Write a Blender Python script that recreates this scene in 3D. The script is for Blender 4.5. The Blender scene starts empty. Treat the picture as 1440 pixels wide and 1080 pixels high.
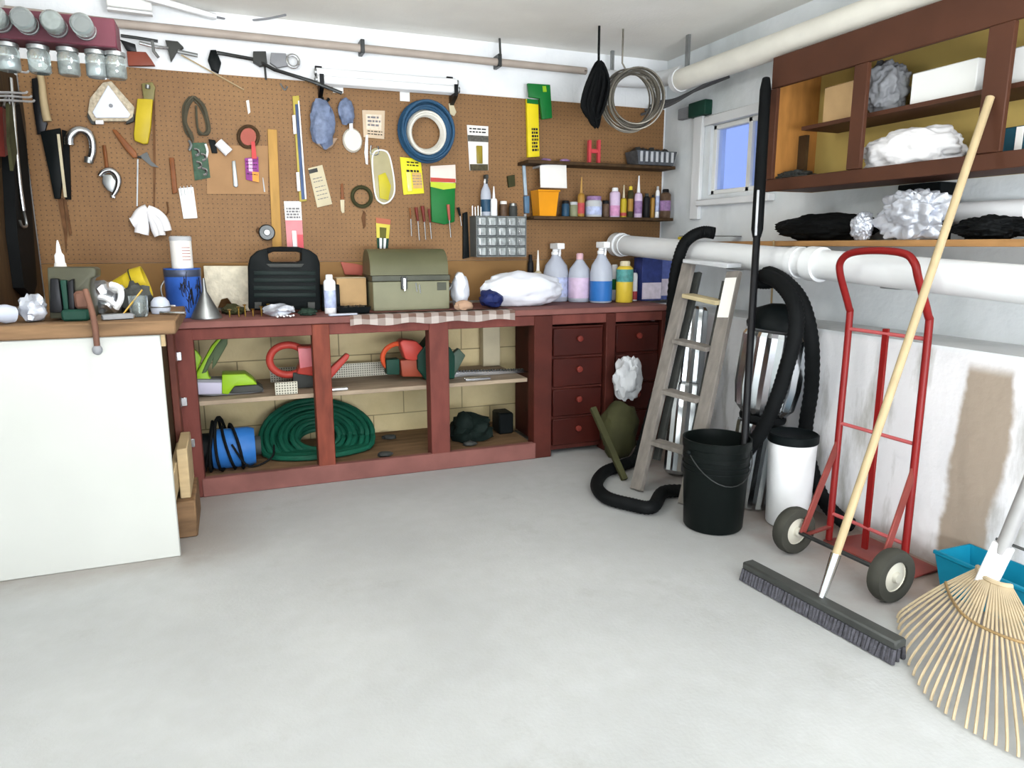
import bpy, bmesh, math, random
from mathutils import Vector, Matrix, noise as mnoise
D = bpy.data
SC = bpy.context.scene
C = SC.collection
R_ = math.radians
PI = math.pi

# ------------------------------------------------------------------ camera
PITCH, YAW, CAMH, FPX = 11.03, 21.4, 1.28, 1000.0
cam_d = D.cameras.new('camera'); cam = D.objects.new('camera', cam_d); C.objects.link(cam)
cam.location = (0, 0, CAMH)
cam.rotation_euler = (R_(90 - PITCH), 0, R_(-YAW))
cam_d.sensor_fit = 'HORIZONTAL'; cam_d.sensor_width = 36.0
cam_d.lens = FPX / 1440 * 36.0
cam_d.clip_start = 0.02
SC.camera = cam

# ------------------------------------------------------------------ world and lights
W = D.worlds.new('daylight'); SC.world = W; W.use_nodes = True
bg = W.node_tree.nodes['Background']
bg.inputs[0].default_value = (0.42, 0.55, 1.0, 1); bg.inputs[1].default_value = 0.9

def area(name, loc, rot, sx, sy, power, col=(1, 1, 1)):
    l = D.lights.new(name, 'AREA'); l.shape = 'RECTANGLE'; l.size = sx; l.size_y = sy
    l.energy = power; l.color = col
    o = D.objects.new(name, l); C.objects.link(o); o.location = loc
    o.rotation_euler = rot
    return o
# added fill, unseen, standing in for daylight from the doorway behind the camera
area('doorway_fill', (0.8, -2.3, 0.85), (R_(145), 0, 0), 2.9, 1.3, 285, (0.97, 0.985, 1.0))   # tilted up to brighten the ceiling
# two added unseen point lights that brighten the ceiling and pegboard
def point_fill(name, loc, power, r, col):
    l = D.lights.new(name, 'POINT'); l.energy = power; l.shadow_soft_size = r; l.color = col
    o = D.objects.new(name, l); C.objects.link(o); o.location = loc
    return o
point_fill('ceiling_fill', (0.0, 2.65, 2.12), 26, 0.12, (1.0, 0.985, 0.95))
point_fill('ceiling_fill', (0.7, -0.3, 2.2), 20, 0.12, (1.0, 0.985, 0.95))

SC.view_settings.view_transform = 'Standard'
SC.view_settings.look = 'None'
SC.view_settings.exposure = 0.3
SC.view_settings.gamma = 1.0
SC.view_settings.use_curve_mapping = False

# ------------------------------------------------------------------ survey helpers: image point -> point on a known plane
_th, _ps = R_(PITCH), R_(YAW)
def at(px, py, X=None, Y=None, Z=None):
    u = px - 720; v = py - 540
    F = FPX * math.cos(_th) - v * math.sin(_th)
    z = -(FPX * math.sin(_th) + v * math.cos(_th))
    x = F * math.sin(_ps) + u * math.cos(_ps)
    y = F * math.cos(_ps) - u * math.sin(_ps)
    s = X / x if X is not None else Y / y if Y is not None else (Z - CAMH) / z
    return Vector((s * x, s * y, CAMH + s * z))

# main dimensions (metres)
YB = 4.5; YP = 4.47; XU = 2.92; XF = 2.6; ZL = 0.89; XL = -0.95; ZC = 2.53; YF = -2.6
ZBT = 0.91; YBF = 3.85

# ------------------------------------------------------------------ materials
def lin(c):
    return c / 12.92 if c <= 0.04045 else ((c + 0.055) / 1.055) ** 2.4
def rgb(h):
    h = h.lstrip('#')
    return tuple(lin(int(h[i:i + 2], 16) / 255) for i in (0, 2, 4))
MATS = {}
def M(name, hexc, rough=0.6, metal=0.0, var=0.15, scale=8, bump=0.0, bscale=60, trans=0.0, coat=0.0, stretch=None, ior=1.45, alpha=1.0, hex2=None):
    if name in MATS: return MATS[name]
    m = D.materials.new(name); m.use_nodes = True
    nt = m.node_tree; n = nt.nodes; L = nt.links
    b = n['Principled BSDF']
    b.inputs['Roughness'].default_value = rough; b.inputs['Metallic'].default_value = metal
    b.inputs['Transmission Weight'].default_value = trans; b.inputs['Coat Weight'].default_value = coat
    b.inputs['IOR'].default_value = ior; b.inputs['Alpha'].default_value = alpha
    b.inputs['Specular IOR Level'].default_value = 0.5 if (trans or coat or metal > .5) else (0.12 if max(rgb(hexc)) < .03 else 0.28)
    c = rgb(hexc)
    tc = n.new('ShaderNodeTexCoord'); src = tc.outputs['Object']
    if stretch:
        mp = n.new('ShaderNodeMapping'); mp.inputs['Scale'].default_value = stretch
        L.new(src, mp.inputs[0]); src = mp.outputs[0]
    nz = n.new('ShaderNodeTexNoise'); nz.inputs['Scale'].default_value = scale; nz.inputs['Detail'].default_value = 5
    L.new(src, nz.inputs['Vector'])
    cr = n.new('ShaderNodeValToRGB')
    cr.color_ramp.elements[0].position = 0.3; cr.color_ramp.elements[1].position = 0.7
    if hex2:
        a, d = c, rgb(hex2)
    else:
        a = tuple(x * (1 - var) for x in c); d = tuple(min(1, x * (1 + var)) for x in c)
    cr.color_ramp.elements[0].color = (*a, 1); cr.color_ramp.elements[1].color = (*d, 1)
    L.new(nz.outputs['Fac'], cr.inputs[0]); L.new(cr.outputs[0], b.inputs['Base Color'])
    if bump > 0:
        n2 = n.new('ShaderNodeTexNoise'); n2.inputs['Scale'].default_value = bscale; n2.inputs['Detail'].default_value = 4
        L.new(src, n2.inputs['Vector'])
        bp = n.new('ShaderNodeBump'); bp.inputs['Strength'].default_value = bump; bp.inputs['Distance'].default_value = 0.01
        L.new(n2.outputs['Fac'], bp.inputs['Height']); L.new(bp.outputs[0], b.inputs['Normal'])
    MATS[name] = m
    return m
def mathn(nt, op, a, b=None, c=None):
    n = nt.nodes.new('ShaderNodeMath'); n.operation = op
    for i, v in enumerate((a, b, c)):
        if v is None: continue
        if isinstance(v, (int, float)): n.inputs[i].default_value = v
        else: nt.links.new(v, n.inputs[i])
    return n.outputs[0]
def mixc(nt, fac, a, b):
    n = nt.nodes.new('ShaderNodeMix'); n.data_type = 'RGBA'
    for i, v in ((0, fac), (6, a), (7, b)):
        if isinstance(v, (int, float)): n.inputs[i].default_value = v
        elif isinstance(v, tuple): n.inputs[i].default_value = (*v, 1)
        else: nt.links.new(v, n.inputs[i])
    return n.outputs[2]
def noisen(nt, vec, scale, detail=4, lo=None, hi=None, rough=0.5, stretch=None):
    if stretch:
        mp = nt.nodes.new('ShaderNodeMapping'); mp.inputs['Scale'].default_value = stretch
        nt.links.new(vec, mp.inputs[0]); vec = mp.outputs[0]
    n = nt.nodes.new('ShaderNodeTexNoise'); n.inputs['Scale'].default_value = scale; n.inputs['Detail'].default_value = detail
    n.inputs['Roughness'].default_value = rough
    nt.links.new(vec, n.inputs['Vector'])
    o = n.outputs['Fac']
    if lo is not None:
        r = nt.nodes.new('ShaderNodeMapRange'); r.inputs[1].default_value = lo; r.inputs[2].default_value = hi
        nt.links.new(o, r.inputs[0]); o = r.outputs[0]
    return o
def smooth(nt, v, lo, hi):
    r = nt.nodes.new('ShaderNodeMapRange'); r.interpolation_type = 'SMOOTHSTEP'
    r.inputs[1].default_value = lo; r.inputs[2].default_value = hi
    nt.links.new(v, r.inputs[0]); return r.outputs[0]
def newmat(name, rough=0.7):
    m = D.materials.new(name); m.use_nodes = True
    nt = m.node_tree; b = nt.nodes['Principled BSDF']; b.inputs['Roughness'].default_value = rough
    tc = nt.nodes.new('ShaderNodeTexCoord'); sep = nt.nodes.new('ShaderNodeSeparateXYZ')
    nt.links.new(tc.outputs['Object'], sep.inputs[0])
    MATS[name] = m
    return m, nt, b, tc.outputs['Object'], sep.outputs
def addbump(nt, b, h, strength=0.3, dist=0.01):
    bp = nt.nodes.new('ShaderNodeBump'); bp.inputs['Strength'].default_value = strength; bp.inputs['Distance'].default_value = dist
    nt.links.new(h, bp.inputs['Height']); nt.links.new(bp.outputs[0], b.inputs['Normal'])

# ------------------------------------------------------------------ mesh builder
class MB:
    def __init__(s): s.bm = bmesh.new()
    def _xf(s, vs, m):
        for v in vs: v.co = m @ v.co
    def box(s, c, size, bev=0.0, rot=None, seg=1):
        r = bmesh.ops.create_cube(s.bm, size=1.0); vs = r['verts']
        for v in vs: v.co = Vector((v.co.x * size[0], v.co.y * size[1], v.co.z * size[2]))
        if bev > 0:
            es = list({e for v in vs for e in v.link_edges})
            rr = bmesh.ops.bevel(s.bm, geom=es, offset=min(bev, min(size) * 0.45), segments=seg, affect='EDGES', profile=0.5)
            vs = list({v for f in rr['faces'] for v in f.verts} | {v for v in vs if v.is_valid})
        m = Matrix.Translation(Vector(c))
        if rot is not None:
            m = m @ (rot.to_4x4() if hasattr(rot, 'to_4x4') else Matrix(rot))
        s._xf(vs, m); return s
    def bb(s, lo, hi, bev=0.0):
        lo = Vector(lo); hi = Vector(hi)
        return s.box((lo + hi) / 2, hi - lo, bev)
    def beam(s, p0, p1, w, t, up=(0, 0, 1), bev=0.0):
        # rectangular bar from p0 to p1: width w along 'side', thickness t along the other
        p0 = Vector(p0); p1 = Vector(p1); d = (p1 - p0); l = d.length; d.normalize()
        side = d.cross(Vector(up)).normalized(); n = side.cross(d)
        m = Matrix((side, d, n)).transposed()
        return s.box((p0 + p1) / 2, (w, l, t), bev, m)
    def cyl(s, p0, p1, r0, r1=None, n=16):
        if r1 is None: r1 = r0
        p0 = Vector(p0); p1 = Vector(p1); d = p1 - p0
        q = d.to_track_quat('Z', 'Y').to_matrix().to_4x4()
        m = Matrix.Translation((p0 + p1) / 2) @ q
        bmesh.ops.create_cone(s.bm, cap_ends=True, segments=n, radius1=max(r0, 1e-5), radius2=max(r1, 1e-5), depth=d.length, matrix=m)
        return s
    def tube(s, pts, r, n=8, closed=False, smoothk=0, flat=1.0):
        pts = [Vector(p) for p in pts]
        if smoothk: pts = catmull(pts, smoothk, closed)
        N = len(pts); rings = []
        prev = None
        for i in range(N):
            a = pts[(i - 1) % N] if (closed or i > 0) else pts[i]
            b = pts[(i + 1) % N] if (closed or i < N - 1) else pts[i]
            t = (b - a)
            t = t.normalized() if t.length > 1e-9 else Vector((0, 0, 1))
            if prev is None:
                ref = Vector((0, 0, 1)) if abs(t.z) < 0.9 else Vector((1, 0, 0))
                nx = t.cross(ref).normalized()
            else:
                nx = prev - t * prev.dot(t)
                nx = nx.normalized() if nx.length > 1e-6 else t.orthogonal().normalized()
            prev = nx; ny = t.cross(nx)
            rr = r(i / max(1, N - 1)) if callable(r) else r
            rings.append([s.bm.verts.new(pts[i] + (nx * math.cos(2 * PI * k / n) + ny * flat * math.sin(2 * PI * k / n)) * rr) for k in range(n)])
        for i in range(N - 1 + (1 if closed else 0)):
            A = rings[i]; B = rings[(i + 1) % N]
            for k in range(n):
                s.bm.faces.new((A[k], A[(k + 1) % n], B[(k + 1) % n], B[k]))
        if not closed:
            s.bm.faces.new(list(reversed(rings[0]))); s.bm.faces.new(rings[-1])
        return s
    def lathe(s, prof, o, axis=(0, 0, 1), n=24, sx=1.0, sy=1.0, caps=True):
        # prof: list of (r, h) from bottom to top
        q = Vector(axis).normalized().to_track_quat('Z', 'Y').to_matrix().to_4x4()
        m = Matrix.Translation(Vector(o)) @ q
        rings = []
        for r, h in prof:
            if r < 1e-5: rings.append([s.bm.verts.new(m @ Vector((0, 0, h)))])
            else: rings.append([s.bm.verts.new(m @ Vector((r * sx * math.cos(2 * PI * k / n), r * sy * math.sin(2 * PI * k / n), h))) for k in range(n)])
        for A, B in zip(rings[:-1], rings[1:]):
            for k in range(n):
                k2 = (k + 1) % n
                if len(A) == 1 and len(B) == 1: continue
                if len(A) == 1: s.bm.faces.new((A[0], B[k2], B[k]))
                elif len(B) == 1: s.bm.faces.new((A[k], A[k2], B[0]))
                else: s.bm.faces.new((A[k], A[k2], B[k2], B[k]))
        if caps and len(rings[0]) > 1: s.bm.faces.new(list(reversed(rings[0])))
        if caps and len(rings[-1]) > 1: s.bm.faces.new(rings[-1])
        return s
    def prism(s, pts3, ext, bev=0.0):
        ext = Vector(ext)
        a = [s.bm.verts.new(Vector(p)) for p in pts3]
        b = [s.bm.verts.new(Vector(p) + ext) for p in pts3]
        n = len(a)
        fs = [s.bm.faces.new(a), s.bm.faces.new(list(reversed(b)))]
        for i in range(n):
            fs.append(s.bm.faces.new((a[i], b[i], b[(i + 1) % n], a[(i + 1) % n])))
        bmesh.ops.recalc_face_normals(s.bm, faces=fs)
        if bev > 0:
            es = list({e for v in a + b for e in v.link_edges})
            bmesh.ops.bevel(s.bm, geom=es, offset=bev, segments=2, affect='EDGES', profile=0.5)
        return s
    def ball(s, c, rad, u=16, v=10):
        r = bmesh.ops.create_uvsphere(s.bm, u_segments=u, v_segments=v, radius=1.0)
        rad = Vector(rad) if not isinstance(rad, (int, float)) else Vector((rad,) * 3)
        for w in r['verts']: w.co = Vector((w.co.x * rad.x, w.co.y * rad.y, w.co.z * rad.z)) + Vector(c)
        return s
    def blob(s, c, rad, amp=0.25, freq=3.0, seed=0, sub=3, floor=None):
        r = bmesh.ops.create_icosphere(s.bm, subdivisions=sub, radius=1.0)
        rad = Vector(rad)
        for w in r['verts']:
            d = w.co.normalized()
            k = 1 + amp * mnoise.noise(d * freq + Vector((seed * 7.3, seed * 3.1, seed))) + amp * 0.6 * mnoise.noise(d * freq * 2.7 + Vector((seed, 5, 2)))
            w.co = Vector((d.x * rad.x, d.y * rad.y, d.z * rad.z)) * k + Vector(c)
            if floor is not None and w.co.z < floor: w.co.z = floor
        return s
    def torus(s, c, R, r, axis=(0, 0, 1), n=28, m=8, sx=1.0, sy=1.0):
        q = Vector(axis).normalized().to_track_quat('Z', 'Y').to_matrix()
        pts = [Vector(c) + q @ Vector((R * sx * math.cos(2 * PI * i / n), R * sy * math.sin(2 * PI * i / n), 0)) for i in range(n)]
        return s.tube(pts, r, m, closed=True)
    def build(s, name, mat, parent=None, sharp=44):
        me = D.meshes.new(name)
        bmesh.ops.recalc_face_normals(s.bm, faces=s.bm.faces[:])
        if parent is not None:
            org = WORG[parent.name]
        else:
            xs = [v.co for v in s.bm.verts]
            org = Vector(((min(p.x for p in xs) + max(p.x for p in xs)) / 2, (min(p.y for p in xs) + max(p.y for p in xs)) / 2, min(p.z for p in xs)))
        bmesh.ops.translate(s.bm, verts=s.bm.verts[:], vec=-org)
        s.bm.to_mesh(me); s.bm.free()
        if isinstance(mat, str): mat = MATS[mat]
        me.materials.append(mat)
        for p in me.polygons: p.use_smooth = True
        me.set_sharp_from_angle(angle=R_(sharp))
        o = D.objects.new(name, me); C.objects.link(o)
        WORG[o.name] = org
        if parent is not None: o.parent = parent
        else: o.location = org
        return o
WORG = {}
def catmull(p, k, closed=False):
    out = []; N = len(p)
    rng = range(N) if closed else range(N - 1)
    for i in rng:
        if closed: a, b, c, d = p[i - 1], p[i], p[(i + 1) % N], p[(i + 2) % N]
        else: a, b, c, d = p[max(i - 1, 0)], p[i], p[i + 1], p[min(i + 2, N - 1)]
        for j in range(k):
            t = j / k
            out.append(0.5 * ((2 * b) + (-a + c) * t + (2 * a - 5 * b + 4 * c - d) * t * t + (-a + 3 * b - 3 * c + d) * t ** 3))
    if not closed: out.append(p[-1].copy())
    return out
def thing(name, label, cat, loc, group=None):
    o = D.objects.new(name, None); C.objects.link(o); o.location = loc; o.empty_display_size = 0.05
    WORG[o.name] = Vector(loc); o['label'] = label; o['category'] = cat
    if group: o['group'] = group
    return o
def tag(o, label, cat, group=None):
    o['label'] = label; o['category'] = cat
    if group: o['group'] = group
    return o
def struct(o):
    o['kind'] = 'structure'; return o
def stuff(o):
    o['kind'] = 'stuff'; return o

# ------------------------------------------------------------------ plain palette
M('red_paint', '#683730', 0.7, var=0.22, scale=5, bump=0.08, stretch=(3, 3, 1))
M('red_paint_faded', '#7a4f49', 0.7, var=0.2, scale=5, bump=0.08)
M('red_paint_dark', '#481d15', 0.65, var=0.25, scale=5, bump=0.08)
M('brown_paint', '#4a2c1e', 0.6, var=0.15, scale=4)
M('pine', '#b8a27c', 0.65, var=0.15, scale=6, stretch=(1, 1, 6))
M('old_wood', '#765c42', 0.75, var=0.3, scale=5, stretch=(1, 6, 6), bump=0.1)
M('dark_wood', '#42301c', 0.7, var=0.3, scale=5, stretch=(6, 6, 1))
M('shelf_wood', '#9b7449', 0.7, var=0.2, scale=5, stretch=(5, 1, 5))
M('orange_wood', '#a8743a', 0.6, var=0.2, scale=5, stretch=(4, 4, 1))
M('yellow_ply', '#bfa660', 0.65, var=0.1, scale=4)
M('white_paint', '#e6e8e6', 0.6, var=0.04, scale=3)
M('panel_white', '#bcbeb9', 0.5, var=0.04, scale=2)
M('white_plastic', '#eef0f2', 0.35, var=0.03)
M('pvc_white', '#dfe2e4', 0.4, var=0.06, scale=3)
M('black_plastic', '#0c1112', 0.5, var=0.2)
M('black_rubber', '#0e1011', 0.7, var=0.25)
M('black_metal', '#16171a', 0.4, 0.6, var=0.2)
M('dark_grey', '#3b3d3b', 0.6, var=0.2)
M('mid_grey', '#84868a', 0.6, var=0.15)
M('light_grey', '#b9bcbf', 0.6, var=0.12)
M('steel', '#c4c6c8', 0.25, 1.0, var=0.1)
M('dull_steel', '#8f9292', 0.42, 0.9, var=0.2)
M('dark_steel', '#4a4c4c', 0.42, 0.9, var=0.25)
M('rusty_iron', '#6a4a30', 0.7, 0.3, var=0.35, scale=14)
M('brass', '#b9984a', 0.35, 0.9, var=0.15)
M('chrome', '#e4e8ea', 0.12, 1.0, var=0.03)
M('olive_paint', '#5c5c44', 0.42, 0.15, var=0.12, scale=4)
M('olive_light', '#77775f', 0.42, 0.1, var=0.12, scale=4)
M('yellow_plastic', '#b9a326', 0.45, var=0.1)
M('lemon_card', '#dfd62c', 0.5, var=0.06)
M('green_card', '#0b6a2c', 0.5, var=0.1)
M('dark_green', '#143c30', 0.6, var=0.2)
M('hose_green', '#14523f', 0.5, var=0.2, scale=10)
M('lime_plastic', '#8cb524', 0.4, var=0.06)
M('blue_plastic', '#2d6cb4', 0.45, var=0.1)
M('blue_label', '#2f55a8', 0.4, var=0.1, scale=20)
M('navy', '#1f2a5c', 0.5, var=0.2)
M('teal_plastic', '#0d7a97', 0.45, var=0.08)
M('orange_plastic', '#d98f0c', 0.45, var=0.06)
M('red_plastic', '#b8443a', 0.42, var=0.08)
M('red_enamel', '#7a1716', 0.35, var=0.12, scale=5)
M('pink_card', '#d98a90', 0.55, var=0.15)
M('magenta_card', '#8b3a86', 0.5, var=0.3, scale=40)
M('paper_white', '#e9e7e2', 0.8, var=0.04)
M('paper_cream', '#c9bfa2', 0.8, var=0.08)
M('cardboard', '#b3946a', 0.8, var=0.1)
M('tan_plank', '#b68d4c', 0.6, var=0.15, scale=5, stretch=(6, 6, 1))
M('handle_wood', '#a99775', 0.5, var=0.08, scale=6, stretch=(6, 6, 1))
M('brown_handle', '#7d4a26', 0.5, var=0.25, scale=10)
M('maroon_handle', '#6b2a22', 0.45, var=0.2)
M('white_cloth', '#e8e8ea', 0.9, var=0.05, bump=0.2, bscale=30)
M('white_bag', '#e2e6ef', 0.5, var=0.05, bump=0.1, bscale=20)
M('blue_bag', '#6d7a95', 0.5, var=0.3, scale=30, bump=0.2, bscale=50)
M('foil', '#d5d9de', 0.28, 0.9, var=0.1, bump=0.5, bscale=25)
M('galvanised', '#c2c8cc', 0.22, 1.0, var=0.12, scale=10)
M('weathered_wood', '#7d7872', 0.75, var=0.18, scale=6, stretch=(5, 5, 1), bump=0.15)
M('ink', '#2a2a2c', 0.7, var=0.1)
M('grey_ink', '#77767a', 0.7, var=0.1)
M('bamboo', '#b0a084', 0.6, var=0.12, scale=12)
M('broom_bristle', '#4a4a50', 0.9, var=0.3, scale=50, bump=0.5, bscale=150)
M('grey_cord', '#4e4a3c', 0.6, var=0.25)
M('blue_cable', '#244a68', 0.5, var=0.15)
M('white_cable', '#d8d6cc', 0.5, var=0.1)
M('clear_plastic', '#eef3f6', 0.08, trans=0.85, var=0.02, ior=1.3)
M('glass_jar', '#dfe8e8', 0.05, trans=0.9, var=0.02)
M('frosted_plastic', '#cfd6e4', 0.3, trans=0.35, var=0.03, ior=1.3)
M('jar_fill', '#8d9089', 0.5, 0.4, var=0.5, scale=60)
M('silver_crumple', '#c3c8d2', 0.35, 0.5, var=0.2, scale=12, bump=0.5, bscale=18)
M('dirt', '#6b5340', 0.95, var=0.3, scale=20, bump=0.6, bscale=60)
M('olive_dark', '#3a3a22', 0.8, var=0.3)
M('foam_texture', '#cfc8b4', 0.95, var=0.15, scale=25, bump=0.8, bscale=45)
M('terracotta', '#a5574a', 0.6, var=0.12)

# ------------------------------------------------------------------ structure materials
m, nt, b, oc, s = newmat('concrete_floor', 0.55)
f1 = noisen(nt, oc, 1.3, 6, 0.3, 0.75); f2 = noisen(nt, oc, 14, 8, 0.3, 0.7)
c = mixc(nt, f1, rgb('#9fa1a1'), rgb('#b3b5b5'))
c = mixc(nt, mathn(nt, 'MULTIPLY', f2, 0.25), c, rgb('#959590'))
# worn dirt: along the right wall and along the base of the left bench
edge = smooth(nt, mathn(nt, 'ADD', s[0], mathn(nt, 'MULTIPLY', noisen(nt, oc, 6, 6), 0.5)), 2.12, 2.75)
c = mixc(nt, mathn(nt, 'MULTIPLY', edge, 0.8), c, rgb('#7a6252'))
st = mathn(nt, 'MULTIPLY', noisen(nt, oc, 2.2, 8, 0.58, 0.8, 0.7), 0.5)
c = mixc(nt, st, c, rgb('#7f7d74'))
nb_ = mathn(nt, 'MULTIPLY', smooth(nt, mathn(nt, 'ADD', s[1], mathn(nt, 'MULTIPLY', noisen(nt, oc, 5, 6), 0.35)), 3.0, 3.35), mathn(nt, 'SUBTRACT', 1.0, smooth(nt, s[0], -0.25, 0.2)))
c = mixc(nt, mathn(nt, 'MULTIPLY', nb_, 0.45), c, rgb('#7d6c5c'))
nt.links.new(c, b.inputs['Base Color'])
addbump(nt, b, noisen(nt, oc, 80, 6), 0.12)

m, nt, b, oc, s = newmat('ceiling_plaster', 0.9)
c = mixc(nt, noisen(nt, oc, 3, 6, 0.3, 0.7), rgb('#e9e8e2'), rgb('#f2f1eb'))
nt.links.new(c, b.inputs['Base Color']); addbump(nt, b, noisen(nt, oc, 60, 5), 0.2)

m, nt, b, oc, s = newmat('back_wall_paint', 0.75)   # cream painted block below the bench top, white above
bt = nt.nodes.new('ShaderNodeTexBrick')
mp = nt.nodes.new('ShaderNodeMapping'); mp.inputs['Rotation'].default_value = (R_(90), 0, 0)
nt.links.new(oc, mp.inputs[0]); nt.links.new(mp.outputs[0], bt.inputs['Vector'])
bt.inputs['Scale'].default_value = 1.0; bt.inputs['Brick Width'].default_value = 0.4; bt.inputs['Row Height'].default_value = 0.2
bt.inputs['Mortar Size'].default_value = 0.004; bt.inputs['Mortar Smooth'].default_value = 0.4
low = mixc(nt, bt.outputs['Fac'], mixc(nt, noisen(nt, oc, 5, 5, 0.3, 0.7), rgb('#cdbb8c'), rgb('#dccb9e')), rgb('#8c7e5c'))
grime = noisen(nt, oc, 3, 6, 0.45, 0.8)
low = mixc(nt, mathn(nt, 'MULTIPLY', grime, 0.4), low, rgb('#93906f'))
up = mixc(nt, noisen(nt, oc, 4, 5, 0.3, 0.7), rgb('#dfe3e6'), rgb('#edf0f2'))
c = mixc(nt, smooth(nt, s[2], 0.9, 0.93), low, up)
nt.links.new(c, b.inputs['Base Color']); addbump(nt, b, mathn(nt, 'SUBTRACT', noisen(nt, oc, 50, 4), bt.outputs['Fac']), 0.25)

m, nt, b, oc, s = newmat('right_wall_paint', 0.7)
up = mixc(nt, noisen(nt, oc, 4, 6, 0.3, 0.7), rgb('#d3dadd'), rgb('#e6ebee'))
up = mixc(nt, mathn(nt, 'MULTIPLY', noisen(nt, oc, 3, 7, 0.5, 0.8, stretch=(1, 1, 0.5)), 0.6), up, rgb('#aab0ae'))
lo_ = mixc(nt, noisen(nt, oc, 3, 6, 0.3, 0.7, stretch=(1, 1, .4)), rgb('#dcdde0'), rgb('#f1f1f3'))
streak = noisen(nt, oc, 5, 6, 0.52, 0.68, 0.6, stretch=(1, 1.2, 0.3))
lo_ = mixc(nt, mathn(nt, 'MULTIPLY', streak, 0.9), lo_, rgb('#9c9b94'))
# bare patch where the paint has come off
wob = mathn(nt, 'MULTIPLY', mathn(nt, 'SUBTRACT', noisen(nt, oc, 4, 5), 0.5), 0.16)
yy = mathn(nt, 'ADD', s[1], wob)
pat = mathn(nt, 'MULTIPLY', smooth(nt, yy, 1.66, 1.69), mathn(nt, 'SUBTRACT', 1.0, smooth(nt, yy, 1.86, 1.89)))
pat = mathn(nt, 'MULTIPLY', pat, mathn(nt, 'SUBTRACT', 1.0, smooth(nt, s[2], 0.80, 0.86)))
lo_ = mixc(nt, pat, lo_, rgb('#a09384'))
c = mixc(nt, smooth(nt, s[2], 0.86, 0.9), lo_, up)
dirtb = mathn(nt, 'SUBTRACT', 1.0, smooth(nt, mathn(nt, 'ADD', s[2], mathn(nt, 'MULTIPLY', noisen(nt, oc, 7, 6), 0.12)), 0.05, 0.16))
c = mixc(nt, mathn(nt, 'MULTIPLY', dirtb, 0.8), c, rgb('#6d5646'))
nt.links.new(c, b.inputs['Base Color']); addbump(nt, b, noisen(nt, oc, 25, 6), 0.3)

m, nt, b, oc, s = newmat('pegboard_brown', 0.65)
def dots(nt, s, pitch, rad):
    fx = mathn(nt, 'SUBTRACT', mathn(nt, 'FRACT', mathn(nt, 'DIVIDE', s[0], pitch)), 0.5)
    fz = mathn(nt, 'SUBTRACT', mathn(nt, 'FRACT', mathn(nt, 'DIVIDE', s[2], pitch)), 0.5)
    d = mathn(nt, 'SQRT', mathn(nt, 'ADD', mathn(nt, 'MULTIPLY', fx, fx), mathn(nt, 'MULTIPLY', fz, fz)))
    return mathn(nt, 'SUBTRACT', 1.0, smooth(nt, d, rad * 0.8, rad * 1.2))
dt = dots(nt, s, 0.0254, 0.12)
c = mixc(nt, noisen(nt, oc, 2, 6, 0.3, 0.7), rgb('#7b5832'), rgb('#8f6a40'))
c = mixc(nt, mathn(nt, 'MULTIPLY', noisen(nt, oc, 90, 3, 0.4, 0.7), 0.25), c, rgb('#5d3f20'))
c = mixc(nt, dt, c, rgb('#4a3420'))
nt.links.new(c, b.inputs['Base Color'])

m, nt, b, oc, s = newmat('check_cloth', 0.9)
chx = mathn(nt, 'GREATER_THAN', mathn(nt, 'FRACT', mathn(nt, 'DIVIDE', s[0], 0.085)), 0.5)
chz = mathn(nt, 'GREATER_THAN', mathn(nt, 'FRACT', mathn(nt, 'DIVIDE', mathn(nt, 'SUBTRACT', s[2], s[1]), 0.085)), 0.5)
k = mathn(nt, 'MULTIPLY', mathn(nt, 'ADD', chx, chz), 0.5)
c = mixc(nt, k, rgb('#e6ddd6'), rgb('#8d6f62'))
nt.links.new(c, b.inputs['Base Color'])

m, nt, b, oc, s = newmat('perforated_metal', 0.4)
dt = dots(nt, s, 0.014, 0.3)
c = mixc(nt, dt, rgb('#b9b6a4'), rgb('#4d4a40'))
nt.links.new(c, b.inputs['Base Color'])

# ------------------------------------------------------------------ room shell
struct(MB().bb((XL - .1, YF - 0.6, -0.1), (XU + .2, YB + .1, 0)).build('floor', 'concrete_floor')).location.x += 0
def fix_origin(o):          # put the shell's object space on the room's own axes
    off = o.location.copy()
    o.data.transform(Matrix.Translation(off)); o.location = (0, 0, 0); WORG[o.name] = Vector((0, 0, 0))
    return o
fix_origin(D.objects['floor'])
struct(fix_origin(MB().bb((XL - .1, YF, ZC), (XU + .2, YB + .1, ZC + .1)).build('ceiling', 'ceiling_plaster')))
struct(fix_origin(MB().bb((XL - .1, YB, 0), (XU + .2, YB + .1, ZC)).build('wall_back', 'back_wall_paint')))
struct(fix_origin(MB().bb((XL - .1, YF, 0), (XL, YB, ZC)).build('wall_left', 'white_paint')))
# right wall: thick foundation up to the ledge, thinner wall above with a window opening
w = MB()
w.bb((XF, YF, 0), (XU + .2, YB, ZL), 0.0)
WY0, WY1, WZ0, WZ1 = 3.42, 3.97, 1.60, 2.03
w.bb((XU, YF, ZL), (XU + .12, WY0, ZC)); w.bb((XU, WY1, ZL), (XU + .12, YB, ZC))
w.bb((XU, WY0, ZL), (XU + .12, WY1, WZ0)); w.bb((XU, WY0, WZ1), (XU + .12, WY1, ZC))
struct(fix_origin(w.build('wall_right', 'right_wall_paint')))
w = MB()
w.bb((XL - .1, YF - .1, 0), (-0.75, YF, ZC)); w.bb((2.45, YF - .1, 0), (XU + .2, YF, ZC)); w.bb((-0.75, YF - .1, 2.3), (2.45, YF, ZC))
struct(fix_origin(w.build('wall_front', 'white_paint')))
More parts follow.
